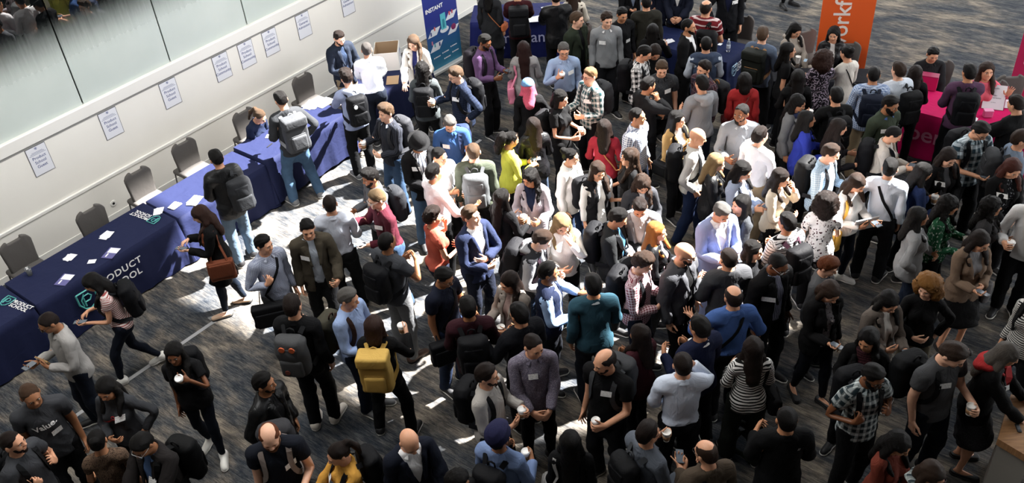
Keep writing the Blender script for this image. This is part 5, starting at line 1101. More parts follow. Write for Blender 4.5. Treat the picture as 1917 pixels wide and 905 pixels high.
P('periwinkle suit and white shirt, looking at phone', 1352, 396, 'm', 18, 1, ('short', GR), ('tuck', '#dfe2e8'), over=('blazer', '#8a98c4'), collar='#dfe2e8', L='phone', R='tap', ph='L', hp=34, bot=('reg', '#8a98c4'), h=1.8)
P('charcoal grey suit, back turned', 1364, 480, 'm', 190, 1, ('crew', DH), ('tuck', '#777'), over=('blazer', '#46474b'), L='cup', R='cup', w=1.06)
P('black patterned blouse with name tag and white cup', 1411, 466, 'f', 55, 1, ('bob', BK), ('shirt', '#17181b', 'speck', '#2c2d31'), L='cup', cupL='lid', R='fold', tg='R', h=1.6)
P('black jacket over navy striped shirt, glasses', 1458, 493, 'm', 28, 4, ('crew', BK), ('tuck', '#3d3f5a', 'vstripe', '#a3a6bd'), over=('jacket', '#17171a'), glasses='#b9b9b9', hp=28, tg=(-.13, 1.26), w=1.06)
P('white and black striped sweater with a backpack', 1474, 414, 'm', 205, 2, ('short', BK), ('sweater', '#e2e2e4', 'wide', '#1a1a1c', '#000', 2.0), bag=('bp', '#17171b', 'B', '#3c1a2c', 'maroon strapped pack'), L='cup', R='cup')
P('white floral blouse, back turned', 1546, 376, 'f', 172, 1, ('big', DH), ('tee', '#dcd9d8', 'floral', '#4a1a24', '#23242e'), bot=BLKP, L='cup', R='fold')
P('white sweater with a mustard bag, reading a phone', 1606, 342, 'f', 30, 1, ('long', BH), ('sweater', '#e4e3e0'), L='phone', R='fold', ph='L', hp=36, bot=DJ, shoe=WS, bag=('tote', '#d8a51c', 'R', '#d8a51c', 'mustard yellow bag'), item=('R', 'laptop', 'silver laptop', (.3, .21, .016), '#b4b6ba'))
P('cream fleece, hand raised to chin', 1463, 331, 'f', 55, 1, ('long', DH), ('sweater', '#c9bda6'), L='face', R='fold', bot=BLKP, hp=18)
P('slate grey jacket, turned left behind the periwinkle suit', 1387, 380, 'f', -75, 1, ('wavy', BK), ('shirt', '#55585c'), over=('jacket', '#3e4146'), L='cross', R='cross', ht=0)
P('grey cardigan with curly auburn hair', 1551, 497, 'f', 48, 0, ('curly', RD), ('tuck', '#2c2830'), over=('jacket', '#5e5f62'), hp=20, L='down', R='down', h=1.62)
P('black jacket and patterned scarf, looking at phone', 1556, 546, 'f', 15, 1, ('bob', BH), ('tuck', '#8c8890', 'floral', '#201c22', '#d8d4d2'), over=('jacket', '#121214'), L='down', R='phone', ph='R', hp=34, bot=('slim', '#171c28', 'denim'), shoe=('pump', '#101012'), legs_='step', h=1.7)
P('black zip jacket with small white chest mark, back turned', 1473, 781, 'm', 176, 2, ('crew', BK), ('shirt', '#111215'), collar='#111215', L='cup', R='cup', w=1.06, txt=[('//', .04, -.1, 1.38, 0, TW, .01, 0, False)])
P('teal plaid short sleeve shirt gripping both straps', 1636, 702, 'm', 12, 4, ('short', BK), ('tee', '#22333a', 'plaid', '#b9c2c2', '#0f1518'), collar='#8d9a9c', beard=(1, BK), glasses='#151515', L='strap', R='strap', hy=12, hp=22, bag=BPK, bot=BLKP)
P('charcoal polo and jeans, holding an open cup', 1787, 662, 'm', 22, 0, ('side', BH), ('tee', '#4c4d50'), collar='#3a3b3d', L='cup', cupL='open', R='down', tg=(-.06, 1.34), hp=32, hy=12, bot=('reg', '#1f2735', 'denim'), bag=('bp', '#17181b', 'R', None, 'dark backpack'), h=1.82, w=1.08)
P('black blazer over burgundy knit, looking left', 1625, 634, 'f', -30, 2, ('wavy', BK), ('tuck', '#4a2028', 'hstripe', '#2a1218'), over=('blazer', '#141416'), hy=-18, hp=16, bag=('soft', '#121214', 'L', None, 'black handbag'), L='cup', R='cup')
P('rust brown blouse with hands together', 1685, 830, 'f', 35, 2, ('wavy', BK), ('shirt', '#7c3220'), L='clasp', R='clasp', hp=30)
P('maroon coat and patterned scarf, at the bottom edge', 1748, 888, 'f', 20, 1, ('bob', BH), ('shirt', '#5c1a2a'), scarf=('#a8b0ae', 'plaid', '#3c4a50', '#d8d8d8'), hp=20)
P('black cardigan with a red scarf and dotted skirt', 1888, 662, 'f', 62, 1, ('wavy', '#5a544e'), ('tuck', '#1a1a1c'), over=('jacket', '#141416'), scarf=('#b01a1e',), L='table', R='table', hp=26, lean=8, tg='R', bot=('skirt', '#26262a', 'speck', '#3a3a3e'), shoe=('pump', '#0f0f10'), h=1.7)
P('taupe cardigan over white top, looking at phone', 1666, 564, 'f', 12, 1, ('long', BK), ('tuck', '#d5d2cc'), over=('jacket', '#6f645c'), L='phone', ph='L', R='fold', hp=32)
P('black blouse and khaki trousers with curly blond hair', 1737, 536, 'f', -18, 0, ('big', '#8e6232'), ('sweater', '#141417'), bot=('slim', '#77705f'), hy=-32, L='hip', R='fold', hp=10)
P('tan blazer and black skirt, checking a phone', 1837, 450, 'f', 8, 1, ('long', DH), ('tuck', '#8f8f94'), over=('blazer', '#7c6552'), L='fold', R='phone', ph='R', bot=('skirt', '#141416'), shoe=('pump', '#1a1614'), hy=14, hp=26, bag=('tote', '#6d6a6c', 'L', '#6d6a6c', 'grey fabric bag'))
P('green patterned jersey holding a lidded cup', 1777, 382, 'f', 55, 2, ('lcurly', BK), ('sweater', '#175a38', 'floral', '#a9b8ae', '#0f3a24'), L='cup', R='cup', cupL='open', hy=16, hp=14)
P('light grey cardigan over white tee with hand on hip', 1720, 403, 'f', 72, 3, ('long', BK), ('tuck', '#d0cfcf'), over=('jacket', '#8d8e90'), R='hip', L='fold', bot=('slim', '#26334a', 'denim'), hy=8, lean=-4)
P('charcoal cardigan with name tag, looking right', 1857, 384, 'f', 60, 2, ('lcurly', BK), ('tuck', '#5c5b5d'), over=('jacket', '#3a393b'), tg='L', L='cup', R='down', hy=20)
P('black floral blouse and black cardigan, eyes lowered', 1897, 314, 'f', 6, 1, ('long', '#4a241c'), ('tuck', '#17181c', 'floral', '#8f9096', '#26272c'), over=('jacket', '#121214'), hp=26, tg='R', w=1.06, L='clasp', R='clasp')
P('black cardigan over grey top with hands folded', 1777, 293, 'f', 10, 0, ('long', DH), ('tuck', '#55555a'), over=('jacket', '#161618'), L=('clasp', (0, 0, .1)), R=('clasp', (0, 0, .1)), hp=26, tg='R')
P('blue and white plaid shirt reading a phone', 1837, 243, 'm', 12, 1, ('short', BK), ('tee', '#2c4654', 'plaid', '#c3d2da', '#101820', .8), collar='#8aa0ac', L='cup', R='phone', ph='R', hp=36, glasses='#161616', tg='L', bag=BPK, w=1.06)
P('navy blouse with long black hair, carrying a cup', 1730, 320, 'f', 88, 2, ('long', BK), ('shirt', '#1f3361'), L='cup', R='cup', cupL='lid', hp=22)
P('sunlit white shirt with a crossbody strap', 1667, 312, 'm', 152, 1, ('short', BK), ('tuck', '#cfd9e8'), collar='#cfd9e8', L='gest', R='down', bag=('lap', '#191a1e', 'R', None, 'black messenger bag'), belt='#15120f')
P('cream blazer with short dark hair, tapping a phone', 1675, 250, 'f', 60, 1, ('crew', BK), ('tuck', '#d5cfc6'), over=('blazer', '#b7aea3'), L='phone', R='tap', ph='L', hp=36, bag=BPK)
P('olive pullover with name tag, bearded', 1668, 193, 'm', 22, 3, ('short', BK), ('sweater', '#3f4a3a'), collar='#3c5c94', beard=(1, BK), tg='R', hp=18, hy=14)
P('blue gingham shirt and khaki trousers with pack straps', 1636, 137, 'm', 168, 2, ('crew', BK), ('shirt', '#bccbe2', 'check', '#5f7cae', '#000', .8), collar='#bccbe2', bag=('bp', '#1a2236', 'B', '#1a2236', 'slim navy backpack'), bot=KH, L='cup', R='cup')
P('pale blue shirt with black bag on one shoulder', 1683, 129, 'm', 192, 0, ('short', BH), ('shirt', '#cdd6e2'), collar='#cdd6e2', bag=('bp', '#17181b', 'R', None, 'black backpack'), L='cup', R='cup')
P('black top and brown hair, back turned at pink table', 1714, 134, 'f', 165, 1, ('wavy', DH), ('shirt', '#17171a'), L='cup', R='cup', h=1.58)
P('black zip jacket seated behind the pink table', 1747, 100, 'm', -8, 1, ('short', BK), ('sweater', '#26272b'), collar='#26272b', legs_='sit', hp=18, L='lap', R='lap', h=1.66, w=1.05)
P('plum shirt and large black backpack at pink table', 1815, 133, 'm', 165, 2, ('short', BK), ('shirt', '#5a3a58'), bag=('bp', '#14161c', 'B', None, 'large black backpack'), L='cup', R='table', hy=15)
P('coral pink sweater with raised hands', 1848, 130, 'f', -8, 1, ('long', BH), ('sweater', '#e0566c'), L='raise_', R='raise_', legs_='sit', hp=-4, h=1.78)
P('black coat bending over the pink table', 1902, 192, 'm', 205, 1, ('short', DH), ('shirt', '#131417'), over=('jacket', '#131417'), L='table', R='table', hp=20)
P('blue grey shirt with grey backpack at the right edge', 1912, 258, 'm', 75, 1, ('short', BH), ('shirt', '#6d7d92'), glasses='#161616', bag=('bp', '#3c3e42', 'B', None, 'grey backpack'), L='cup', R='cup')
P('white rolled sleeve shirt with coffee, cut by the right edge', 1950, 368, 'm', -30, 1, ('short', DH), ('shirt', '#c9c9c9'), R='cupout', cupR='lid', L='down')
P('striped dress with a black bag, cut by the right edge', 1950, 552, 'f', -60, 2, ('long', BK), ('shirt', '#c6c4c0', 'hstripe', '#17171a'), bag=('bp', '#141518', 'B', None, 'black backpack'))
# --- top right
P('red striped polo with a black shoulder pack', 1322, 12, 'm', 150, 1, ('ring', DH), ('tee', '#7a1420', 'wide', '#c9b4b4', '#000', .8), bag=('bp', '#15161a', 'R', None, 'black backpack'), L='cup', R='cup', w=1.06, h=1.84)
P('dark suit over a navy crest tee, head out of frame', 1366, -40, 'm', -10, 1, ('short', DH), ('tuck', '#1a2142'), over=('blazer', '#181a20'), R='gest', L='down', tg='L', h=1.8)
P('black suit and white shirt in profile', 1289, 47, 'm', 62, 2, ('crew', BK), ('tuck', '#dcdcdc'), over=('blazer', '#131417'), beard=(0, BK), L='cup', R='cup', collar='#dcdcdc', h=1.8)
P('denim blue vest over pale sleeves, back turned', 1322, 80, 'm', 172, 1, ('crew', BK), ('shirt', '#b4c0cf'), over=('vest', '#3c4a63'), L='cup', R='cup')
P('dark red plaid shirt and tan strap, bearded', 1318, 126, 'm', -62, 1, ('side', DH), ('shirt', '#4a2830', 'plaid', '#2a2f40', '#8c6a70'), beard=(0, DH), bag=('bp', '#26282c', 'L', '#a06a2c', 'dark backpack with tan strap'), bag2=None)
P('heather grey hoodie and jeans, back turned', 1314, 154, 'm', 198, 1, ('short', BK), ('sweater', '#85878c'), hood='#8f9196', bot=('reg', '#1f2c44', 'denim'), L='cup', R='cup', h=1.8)
P('dark grey button shirt with name tag, smiling down', 1239, 126, 'm', -4, 0, ('side', LB), ('tee', '#33363b', 'speck', '#4a4d52'), collar='#33363b', hp=24, tg='L')
P('black hoodie bowing towards the buffalo check shirt', 1227, 97, 'f', 5, 1, ('bob', DH), ('shirt', '#17181b'), hp=40, L='cup', R='cup')
P('black buffalo check shirt and dark backpack', 1207, 98, 'm', 62, 1, ('short', BK), ('shirt', '#dcdcda', 'plaid', '#17171a', '#17171a', 1.1), collar='#b9b9b7', hp=30, bag=BPK, L='cup', R='cup')
P('black bomber jacket with hand at ear', 1214, 157, 'm', 112, 2, ('short', BK), ('shirt', '#1c1d20'), over=('jacket', '#1c1d20'), L='fold', R='ear', hp=18)
P('dark olive coat, back turned at the top edge', 1210, 2, 'm', 178, 1, ('crew', BK), ('tuck', '#2c2b25'), over=('coat', '#2f2e27'))
P('black coat with long hair, holding a white cup', 1222, 55, 'f', 165, 1, ('long', BK), ('shirt', '#141416'), R='cupout', cupR='lid', h=1.62)
P('light grey quarter zip with sunglasses on head', 1136, 34, 'm', 4, 0, ('side', BH), ('sweater', '#84878a'), collar='#c9c9c9', tg='R', hp=14, hy=8, bot=('reg', '#1a1b20'), h=1.82, sung=1)
P('black button shirt behind the quarter zip', 1165, 25, 'm', 18, 2, ('short', BK), ('shirt', '#1b1c20'), collar='#1b1c20', tg=(.06, 1.2), hp=16, h=1.7)
P('black suit with lanyard, head out of frame', 1182, -42, 'm', 10, 1, ('short', BK), ('tuck', '#6f7c92'), over=('blazer', '#15161a'), L='gest', R='phone', h=1.64)
P('navy suit at the top edge, left of two', 1242, -44, 'm', 20, 1, ('short', BK), ('tuck', '#cfcfcf'), over=('blazer', '#191f33'), h=1.68)
P('navy suit at the top edge, right of two', 1272, -48, 'm', -20, 1, ('short', BK), ('tuck', '#cfcfcf'), over=('blazer', '#1d2337'), L='clasp', R='clasp', h=1.76)
P('forest green field jacket in three quarter profile', 1080, 34, 'm', 45, 0, ('side', LB), ('tee', '#17171a'), over=('jacket', '#2c3527'), hy=18, hp=6)
P('black leather coat leaning over the indigo table', 1040, -8, 'm', 185, 0, ('crew', DH), ('shirt', '#141517'), over=('jacket', '#16171a', 'plain', '#fff', '#000', 1.0, .45), L='table', R='table', w=1.06)
P('long charcoal coat with an orange bag', 915, -18, 'f', 160, 1, ('long', BK), ('shirt', '#26282c'), over=('coat', '#2b2d31'), bag=('small', '#c0622a', 'R', '#b0683a', 'orange crossbody bag'))
P('maroon sweater with black backpack and teal charm', 968, -16, 'm', 178, 1, ('short', BK), ('sweater', '#45141c'), bag=('roll', '#1c1d21', 'B', None, 'black flap backpack'), L='table', R='table')
P('cream knit with brown bag behind the green jacket', 1073, -14, 'f', 170, 1, ('long', BH), ('shirt', '#c9bfae'), bag=('tote', '#4a3a34', 'R', None, 'brown bag'), L='cup', R='cup')
P('purple shirt and black trousers checking a phone', 908, 76, 'm', 55, 4, ('short', BK), ('tuck', '#6a4a76'), collar='#6a4a76', L='phone', ph='L', R='cup', bag=('bp', '#26222a', 'B', None, 'dark backpack'), beard=(0, BK), hp=24, h=1.76)
P('light grey coat and very long hair', 980, 88, 'f', 176, 1, ('vlong', '#2a1714'), ('shirt', '#8f8d8c'), over=('coat', '#8f8d8c'), bag=('tote', '#d97a98', 'L', '#d97a98', 'pink tote'), L='cup', R='cup')
P('light blue dress shirt drinking coffee with a folder', 1055, 92, 'm', 4, 1, ('short', GR), ('tuck', '#8fa6c9'), collar='#8fa6c9', glasses='#3a3a3c', R=('mouth', (0, -.03, -.09)), cupR='lid', L='hold', tg='L', item=('L', 'folder', 'manila folder', (.3, .22, .01), '#d2bd96'), hp=16, belt='#15120f')
P('teal tartan shirt and grey backpack, red glasses', 1104, 139, 'm', -58, 0, ('short', '#7a5f42'), ('shirt', '#2a5a60', 'plaid', '#d6dcd8', '#10181a'), collar='#8fa6a4', glasses='#7c1a24', bag=('bp', '#3a3c40', 'B', None, 'grey quilted backpack'), tg='L', L='cup', R='cup')
P('black coat with pink hair and blue cap', 988, 160, 'f', 182, 0, ('pink', '#e0637c'), ('shirt', '#141416'), over=('coat', '#161618'), hat=('cap', '#5a88b8'), R='cupout', cupR='lid')
P('black tee and black apron holding coffee', 1050, 182, 'f', 55, 1, ('bob', BK), ('tee', '#151517'), R='cup', L='cup', cupL='lid', bot=('wide', '#121214'), bag=('bp', '#1c1d20', 'R', None, 'black backpack'), hp=14, h=1.7)
P('black leather biker jacket with long hair, back turned', 998, 232, 'f', 192, 1, ('long', DH), ('shirt', '#1a1a1c'), over=('jacket', '#1c1c1f', 'plain', '#fff', '#000', 1.0, .35), bot=('slim', '#4a5c74', 'denim'), L='cup', R='cup')
P('lime yellow sweater with a curly ponytail, using phone', 958, 259, 'f', 108, 2, ('cpony', BK), ('sweater', '#b9bd1c'), L='phone', R='tap', ph='L', hp=28, h=1.66)
P('white blazer and jeans with a low bun', 1069, 291, 'f', 52, 1, ('bun', BK), ('tuck', '#cfd6d4'), over=('blazer', '#e0dcd6'), L='fold', R='down', bot=SLJ, hp=12, hy=14)
P('crimson sweater with long dark hair, back turned', 1131, 236, 'f', 168, 1, ('long', DH), ('sweater', '#a5162f'), bag=('small', '#b0662e', 'R', '#c88a4c', 'tan crossbody bag'), L='cup', R='cup')
P('black quilted vest over white sleeves', 1120, 318, 'f', 18, 1, ('long', BH), ('shirt', '#dedbd6'), over=('vest', '#1a1a1d'), hp=18, bot=SLJ, bag=('bp', '#1c1c20', 'R', None, 'black backpack'))
P('lilac grey blazer with curly hair holding a cup', 991, 331, 'f', -16, 2, ('lcurly', BK), ('tuck', '#1f2c4c'), over=('blazer', '#a29aa2'), L='cup', R='cup', cupR='lid', hp=22, hy=-22, bot=SLB)
P('black cardigan with very long straight hair', 940, 367, 'f', 132, 1, ('vlong', BK), ('shirt', '#1a1a1d'), L='cup', R='cup', bot=SLB)
P('white knit sweater and glasses with hand at mouth', 1052, 418, 'f', 6, 0, ('wavy', BD), ('sweater', '#dfdcd6'), glasses='#8a7a6a', L='face', R='fold', hp=26, bot=BLKP, w=1.08)
P('grey sweatshirt with dark vest and backpack, bending forward', 1016, 447, 'm', 68, 0, ('side', BH), ('sweater', '#8f9094'), over=('vest', '#2b2c31'), hood='#8f9094', hp=36, lean=14, L='cup', R='cup', bag=('bp', '#1b1b20', 'B', '#2c1a26', 'black backpack'), bot=SLJ)
P('navy knit vest over sky blue sleeves', 1026, 507, 'm', 78, 3, ('short', BK), ('shirt', '#8fb0dc'), over=('vest', '#1a2440'), collar='#8fb0dc', L='gest', R='fold', hy=12, bot=('reg', '#161a24', 'denim'))
P('teal crew sweater, back turned', 1110, 531, 'm', 184, 2, ('short', BK), ('sweater', '#2a5364'), collar='#b9c4ca', L='down', R='cup', bot=('reg', '#1c2436', 'denim'), w=1.06, h=1.8)
P('taupe cardigan holding an open coffee', 952, 526, 'f', -42, 1, ('long', DH), ('tuck', '#9a7f78'), over=('jacket', '#8b8178'), L='cup', cupL='open', R='cup', hp=18, bot=SLB, hy=-14)
P('black padded jacket, back turned with cup', 972, 585, 'm', 212, 2, ('short', BK), ('shirt', '#16181f'), collar='#16181f', L='cupout', cupL='open', R='cup', w=1.06)
P('dark jacket over bright blue shirt, head bowed', 1158, 406, 'm', 66, 2, ('side', BK), ('tuck', '#2f6f9f'), over=('jacket', '#26282a'), hp=30, L='cup', cupL='lid', R='phone', ph='R', bag=BPK)
P('grey sport coat with name tag, looking down', 1198, 387, 'm', -8, 1, ('short', DH), ('tuck', '#b5b6ba'), over=('blazer', '#7d8086'), hp=36, tg='L', L='cup', R='phone')
P('black leather jacket over pink top, copper hair', 1230, 431, 'f', 66, 0, ('long', '#a86a34'), ('tuck', '#d8b4c0'), over=('jacket', '#1a1b1e', 'plain', '#fff', '#000', 1.0, .4), L='cup', R='fold')
P('grey and black jacket with long curls, leaning in', 1203, 344, 'f', 8, 1, ('lcurly', BH), ('tuck', '#c9c6c2'), over=('jacket', '#3c3d42'), hp=38, L='cup', R='down', lean=8)
P('black short sleeve top with long curls, facing left', 1178, 292, 'f', -82, 1, ('lcurly', BH), ('tee', '#1a1a1c'), L='cup', R='cup')
P('fine blue check shirt, looking right', 1193, 215, 'm', 48, 2, ('crew', BK), ('shirt', '#dde1ea', 'check', '#4c5f8c', '#000', .8), collar='#c9d0de', hy=18, bot=('reg', '#1c2436'))
P('camel jacket with a black shoulder bag', 1268, 221, 'f', 38, 1, ('long', BK), ('tuck', '#e0ddd8'), over=('blazer', '#b08a4c'), bag=('soft', '#141518', 'R', None, 'black handbag'), L='strap', R='cup', hy=16, hp=6)
P('pale grey sweatshirt and dark jeans', 1307, 254, 'm', 72, 1, ('bald', DH), ('sweater', '#b5b3ae'), bag=('bp', '#15161a', 'B', None, 'badge backpack'), bot=('reg', '#20335c', 'denim'), L='cup', R='pocket', legs_='step', hp=18, shoe=BS)
P('black leather jacket with long blond hair', 1342, 302, 'f', 76, 0, ('long', BD), ('shirt', '#1a1b1d'), over=('jacket', '#1b1c1f', 'plain', '#fff', '#000', 1.0, .42), bot=('slim', '#8d8577'), L='cup', R='cup', hp=20)
P('grey button shirt with name tag, looking left', 1388, 209, 'm', -8, 4, ('crew', BK), ('shirt', '#80848a'), collar='#a9acb0', beard=(0, BK), hy=-38, tg='L', bot=DJ, L='down', R='cup', w=1.06, h=1.8)
P('crisp white shirt and beige trousers, back turned', 1423, 252, 'm', 128, 0, ('side', DH), ('tuck', '#d5d6da'), bot=KH, L='cup', R='fold', hy=-12)
P('pale blue coat with dark waves, eyes lowered', 1392, 318, 'f', 50, 1, ('long', BK), ('tuck', '#d0d2da'), over=('jacket', '#93a0b8'), hp=26, L='phone', R='tap', ph='L', h=1.72)
P('mid grey blazer with name tag and wine scarf', 1495, 191, 'f', 48, 2, ('wavy', BK), ('tuck', '#3c4a78'), over=('blazer', '#6d6e70'), tg='L', hp=22, bag=('tote', '#232427', 'L', None, 'black tote bag'))
P('cobalt blue blazer with name tag', 1511, 221, 'f', 82, 3, ('long', BK), ('tuck', '#26293c'), over=('blazer', '#2334a0'), tg='L', L='cup', R='cup')
P('black top with long hair, smiling to the right', 1571, 236, 'f', 84, 1, ('long', DH), ('shirt', '#1c1a20'), L='cup', R='cup', hp=14)
P('light blue fine check shirt and patterned backpack', 1556, 284, 'm', 48, 0, ('short', BH), ('shirt', '#b4cde0', 'check', '#88a9c6', '#000', .9), collar='#88a9c6', bag=('bp', '#17181b', 'B', '#26272b', 'black patterned backpack'), L='cup', R='cup', hp=22, hy=10, glasses='#9a8a6a')
P('black tee holding up a lidded cup, back turned', 1566, 177, 'm', 182, 1, ('short', BK), ('shirt', '#151618'), L='cupout', cupL='lid', R='cup', bag=BPK)
P('scarlet coat, back turned', 1394, 148, 'f', 172, 4, ('bob', BK), ('shirt', '#a51416'), over=('coat', '#a51418'), bag=('small', '#5a1a1c', 'L', '#7c3a34', 'small dark red bag'))
P('blue grey shirt and black backpack with tan straps', 1428, 62, 'm', 140, 0, ('short', LB), ('shirt', '#56657c'), bag=('roll', '#20241f', 'B', '#a97a4a', 'dark canvas backpack'), glasses='#b9a88a', L='cup', R='cup', hy=14)
P('black tee with long black hair in profile', 1476, 92, 'f', 76, 1, ('long', BK), ('tee', '#17171a'), L='cup', R='down')
P('beige hooded jacket seated at the black table', 1490, 55, 'f', 18, 1, ('long', BK), ('sweater', '#a59a8e'), hood='#a59a8e', legs_='sit', hp=28, L='lap', R='lap', h=1.7)
P('black studded jacket seated before the orange banner', 1561, 62, 'f', -14, 1, ('bob', BK), ('tuck', '#bdb9b6'), over=('jacket', '#1a1a1d', 'plain', '#fff', '#000', 1.0, .4), legs_='sit', hp=10, hy=-14, L='cup', R='lap', h=1.7)
P('dark dotted blouse with curly brown hair, back turned', 1540, 108, 'f', 182, 1, ('big', '#33201a'), ('shirt', '#1f1a24', 'speck', '#b0a0b4', '#000', .35), L='cup', R='table')
P('ivory blouse with a thin black strap, back turned', 1585, 97, 'f', 202, 1, ('bun', BK), ('shirt', '#cbc6bc'), bag=('small', '#17181b', 'R', None, 'small black bag'), L='table', R='cup', hp=18)
P('black blouse with black hair, between the standing group', 1494, 142, 'f', 172, 1, ('long', BK), ('shirt', '#161618'), L='cup', R='cup')
P('black trousers and shoes, body above the top edge', 1490, -138, 'f', 20, 1, ('long', BK), ('shirt', '#17171a'), bot=SLB, shoe=BS)
P('dark trousers and black shoes, left of the black trousers', 1392, -150, 'm', -20, 1, ('short', BK), ('shirt', '#222226'), bot=BLKP, shoe=BS)
# --- registration tables and sunlit group
P('navy windbreaker and khaki trousers behind the tables', 635, 69, 'm', 38, 0, ('short', DH), ('tee', '#2b3c58'), over=('jacket', '#222b3c'), bot=KH, hp=26, L='cup', R='cup', beard=(0, DH), h=1.72)
P('bright white shirt leaning on the table, back turned', 686, 90, 'm', 188, 1, ('crew', '#4a4644'), ('tuck', '#dfe3ec'), collar='#dfe3ec', L='table', R='table', lean=6, bot=('reg', '#20293a', 'denim'), belt='#2a1a12')
P('cream cardigan over navy top, behind the tables', 773, 78, 'f', -12, 0, ('long', LB), ('tuck', '#2a2f6a'), over=('jacket', '#c6c2ba'), hp=22, L='cup', R='table', hy=-8)
P('grey green top and black backpack with curly hair', 790, 128, 'f', 176, 3, ('lcurly', BK), ('shirt', '#4c5254'), bag=('bp', '#15161a', 'B', None, 'shiny black backpack'), L='cup', R='cup', h=1.74, bot=BLKP)
P('navy plaid shirt holding a cup, name tag', 852, 137, 'm', -62, 0, ('side', LB), ('shirt', '#25324c', 'check', '#1a243a', '#000', .6), collar='#25324c', glasses='#3a2a22', R='cupout', cupR='lid', L='hip', tg='L', bag=BPK, hp=20, h=1.82)
P('blue grey hooded jacket at the sunlit table', 648, 143, 'm', 206, 1, ('curly', DH), ('sweater', '#8f9cc0'), hood='#a9b6d2', bag=('bp', '#17181c', 'B', None, 'badge backpack'), L='table', R='table', bot=BLKP, shoe=GS, hp=18, h=1.78)
P('navy tee registrar seated writing at the table', 487, 216, 'f', 58, 1, ('pony', LB), ('tee', '#1f2a48'), legs_='sit', hp=44, L='lap', R='lap', lean=28, h=1.68)
P('charcoal sweatshirt and jeans with a grey rolltop pack', 525, 184, 'm', 212, 1, ('short', BK), ('shirt', '#3a3c40'), bag=('roll', '#4c4e52', 'B', '#8a8c90', 'grey rolltop backpack'), bot=('reg', '#4f7396', 'denim'), shoe=GS, L='cup', R='hip', hp=26, h=1.84, legs_='wide')
P('black leather jacket and faded jeans at the table', 404, 294, 'm', 214, 1, ('short', BK), ('shirt', '#1c1d1f'), over=('jacket', '#1e1f21', 'plain', '#fff', '#000', 1.0, .5), bag=('bp', '#34363a', 'R', None, 'grey backpack'), bot=('reg', '#6a8299', 'denim'), L='fold', R='fold', hp=18, h=1.78)
P('long black coat and dark jeans, tapping a phone', 373, 400, 'f', -78, 0, ('wavy', '#33201a'), ('shirt', '#1a1a1c'), over=('coat', '#121214'), bot=('slim', '#1d2a3c', 'denim'), shoe=('pump', '#c4a68c'), L='phone', R='tap', ph='L', hp=28, bag=('tote', '#7c3e22', 'L', None, 'brown leather bag'), h=1.66, legs_='step')
P('fine check shirt with a black laptop bag', 493, 455, 'm', 42, 1, ('short', BK), ('shirt', '#a7aec0', 'check', '#7f88a2', '#000', 1.2), collar='#a7aec0', bag=('lap', '#141519', 'R', None, 'black laptop bag'), R='strap', L='down', bot=GP, hy=22, belt='#5a2f1c', hp=6, h=1.74)
P('olive cardigan over grey henley, stepping forward', 575, 426, 'm', 14, 1, ('short', BK), ('tuck', '#9aa2ad'), over=('jacket', '#4a4336'), tg='R', bot=BLKP, shoe=('sneaker', '#b5a78c'), L=('cup', (.06, 0, -.14)), R='down', hp=14, legs_='step', h=1.77)
P('pale grey blue shirt and black trousers, back turned', 617, 379, 'm', 188, 1, ('crew', DH), ('tuck', '#b4bac8'), collar='#b4bac8', L='cup', R='cup', bot=BLKP, shoe=BRS, belt='#14110f', h=1.78)
P('burgundy shirt and jeans with glasses holding coffee', 704, 370, 'm', -60, 0, ('side', '#6e5a42'), ('tuck', '#561829'), collar='#561829', glasses='#dcdcdc', R=('cupout', (0, 0, .1)), cupR='lid', L='phone', ph='L', tg='L', bot=JEAN, hp=12, lean=6)
P('slate jacket and small pack, profile to the left', 692, 330, 'm', -58, 3, ('curly', BK), ('shirt', '#5a5d63'), beard=(0, BK), bag=('bp', '#2c2e33', 'L', None, 'dark backpack'), L='cup', R='cup', h=1.7, hp=14)
P('charcoal tee and grey jeans with a black backpack', 724, 450, 'm', 140, 3, ('crew', BK), ('tee', '#44474d'), bag=BPK, bot=('reg', '#77797c', 'denim'), R=('mouth', (0, -.05, -.15)), L='cup', shoe=BRS, h=1.8)
P('orange tee and dark jeans, hand to face', 809, 404, 'f', 112, 1, ('curly', DH), ('crop', '#b04a34'), L='face', R='fold', bot=('slim', '#20283c', 'denim'), h=1.7)
P('blinding white shirt, arm reaching forward', 812, 321, 'm', 122, 2, ('short', BK), ('shirt', '#e2dfe2'), collar='#e2dfe2', L='cup', R='gest', bot=BLKP)
P('white shirt with short hair, looking down right', 823, 290, 'm', 40, 2, ('crew', BK), ('shirt', '#e2e2e4'), hp=18, hy=10, L='cup', R='cup')
P('black blazer and bowler hat over striped shirt', 784, 268, 'm', 24, 2, ('short', BK), ('tuck', '#c4c9d2', 'vstripe', '#4c5260', '#000', .4), over=('blazer', '#17171a'), hat=('bowler', '#1c1c1e'), hp=34, tg='R', L='fold', R='fold', bot=('reg', '#56789c', 'denim'), shoe=BS, h=1.76)
P('dark striped shirt with cup and folded jacket', 722, 208, 'm', -48, 0, ('curly', LB), ('shirt', '#24262e', 'vstripe', '#3c404c'), collar='#8f9cb0', R='cupout', cupR='lid', L='fold', bag=('bp', '#3a3b40', 'B', None, 'grey backpack'), bot=JEAN, h=1.76)
P('blue denim polo tapping a phone, name tag', 842, 230, 'm', 2, 1, ('short', GR), ('tee', '#2d5590'), collar='#2d5590', L='phone', R='tap', ph='L', hp=38, glasses='#8f8f92', tg='R', bag=('bp', '#24345a', 'L', None, 'navy backpack'), bot=('reg', '#2a4168', 'denim'))
P('olive sweater and grey backpack, back turned', 886, 281, 'm', 178, 0, ('crew', LB), ('sweater', '#4c5344'), bag=('bp', '#55585a', 'B', '#4c4e50', 'grey black backpack'), bot=BLKP, w=1.06)
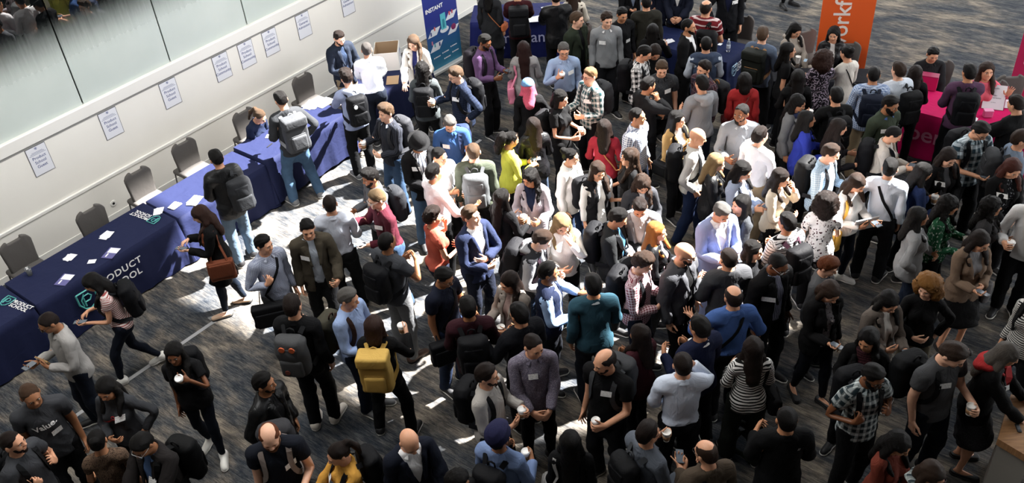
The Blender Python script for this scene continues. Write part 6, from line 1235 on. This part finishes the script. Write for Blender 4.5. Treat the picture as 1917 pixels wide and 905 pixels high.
P('blue blazer and open white shirt, chin raised', 881, 401, 'm', 42, 0, ('side', LB), ('tuck', '#e4e4e8'), over=('blazer', '#26304f'), hp=-8, hy=16, L='cross', R='fold', bot=('reg', '#1c2233'), collar='#e4e4e8', h=1.8)
P('navy polo and black satchel, glasses', 832, 517, 'm', 52, 3, ('short', BK), ('tee', '#1a2033'), collar='#1a2033', glasses='#1a1a1a', hp=26, bag=('lap', '#14151a', 'R', None, 'black satchel'), bot=('reg', '#27395a', 'denim'), L='cup', R='down', h=1.76)
P('maroon shirt and black backpack, back turned', 876, 573, 'm', 184, 3, ('short', BK), ('shirt', '#3c1722'), bag=BPK, bot=('reg', '#1a2333', 'denim'), L='cup', R='cup', h=1.8)
P('black top with a mustard backpack, holding a cup', 700, 608, 'f', 172, 0, ('bob', '#33201a'), ('shirt', '#151517'), bag=('roll', '#c9a03c', 'B', '#c9a03c', 'mustard yellow backpack'), R=('cupout', (0, 0, .08)), cupR='lid', L='cup', bot=BLKP, legs_='wide', shoe=('sneaker', '#17171a'), h=1.72)
P('sky blue shirt with an olive pack on one shoulder', 652, 556, 'm', 62, 1, ('short', GR), ('shirt', '#8ea6d2'), collar='#8ea6d2', bag=('bp', '#454235', 'R', '#3a241c', 'olive backpack'), L='cup', R='cup', bot=('reg', '#1f2b44', 'denim'), shoe=GS, hp=14, hy=12, h=1.78)
P('black jacket with a patched grey backpack, back turned', 547, 570, 'm', 168, 1, ('short', DH), ('shirt', '#16171a'), collar='#16171a', bag=('bp', '#4c4d4f', 'B', '#26272a', 'grey backpack with orange patches'), bot=('reg', '#17191f', 'denim'), shoe=('sneaker', '#c9c2b9'), h=1.86, L='cup')
# chairs of the seated people at the back
chair(1508, 55, 18, 'grey banquet chair behind the beige hooded jacket'); chair(1588, 78, -14, 'grey banquet chair behind the studded jacket before the orange banner'); chair(1390, 28, 150, 'grey banquet chair beside the dark suit at the top edge')
chair(1895, 140, -8, 'banquet chair with a black coat over it by the pink banner', color='#17181b'); chair(1762, 112, -8, 'grey banquet chair under the seated black zip jacket'); chair(1862, 150, -8, 'grey banquet chair under the coral pink sweater')
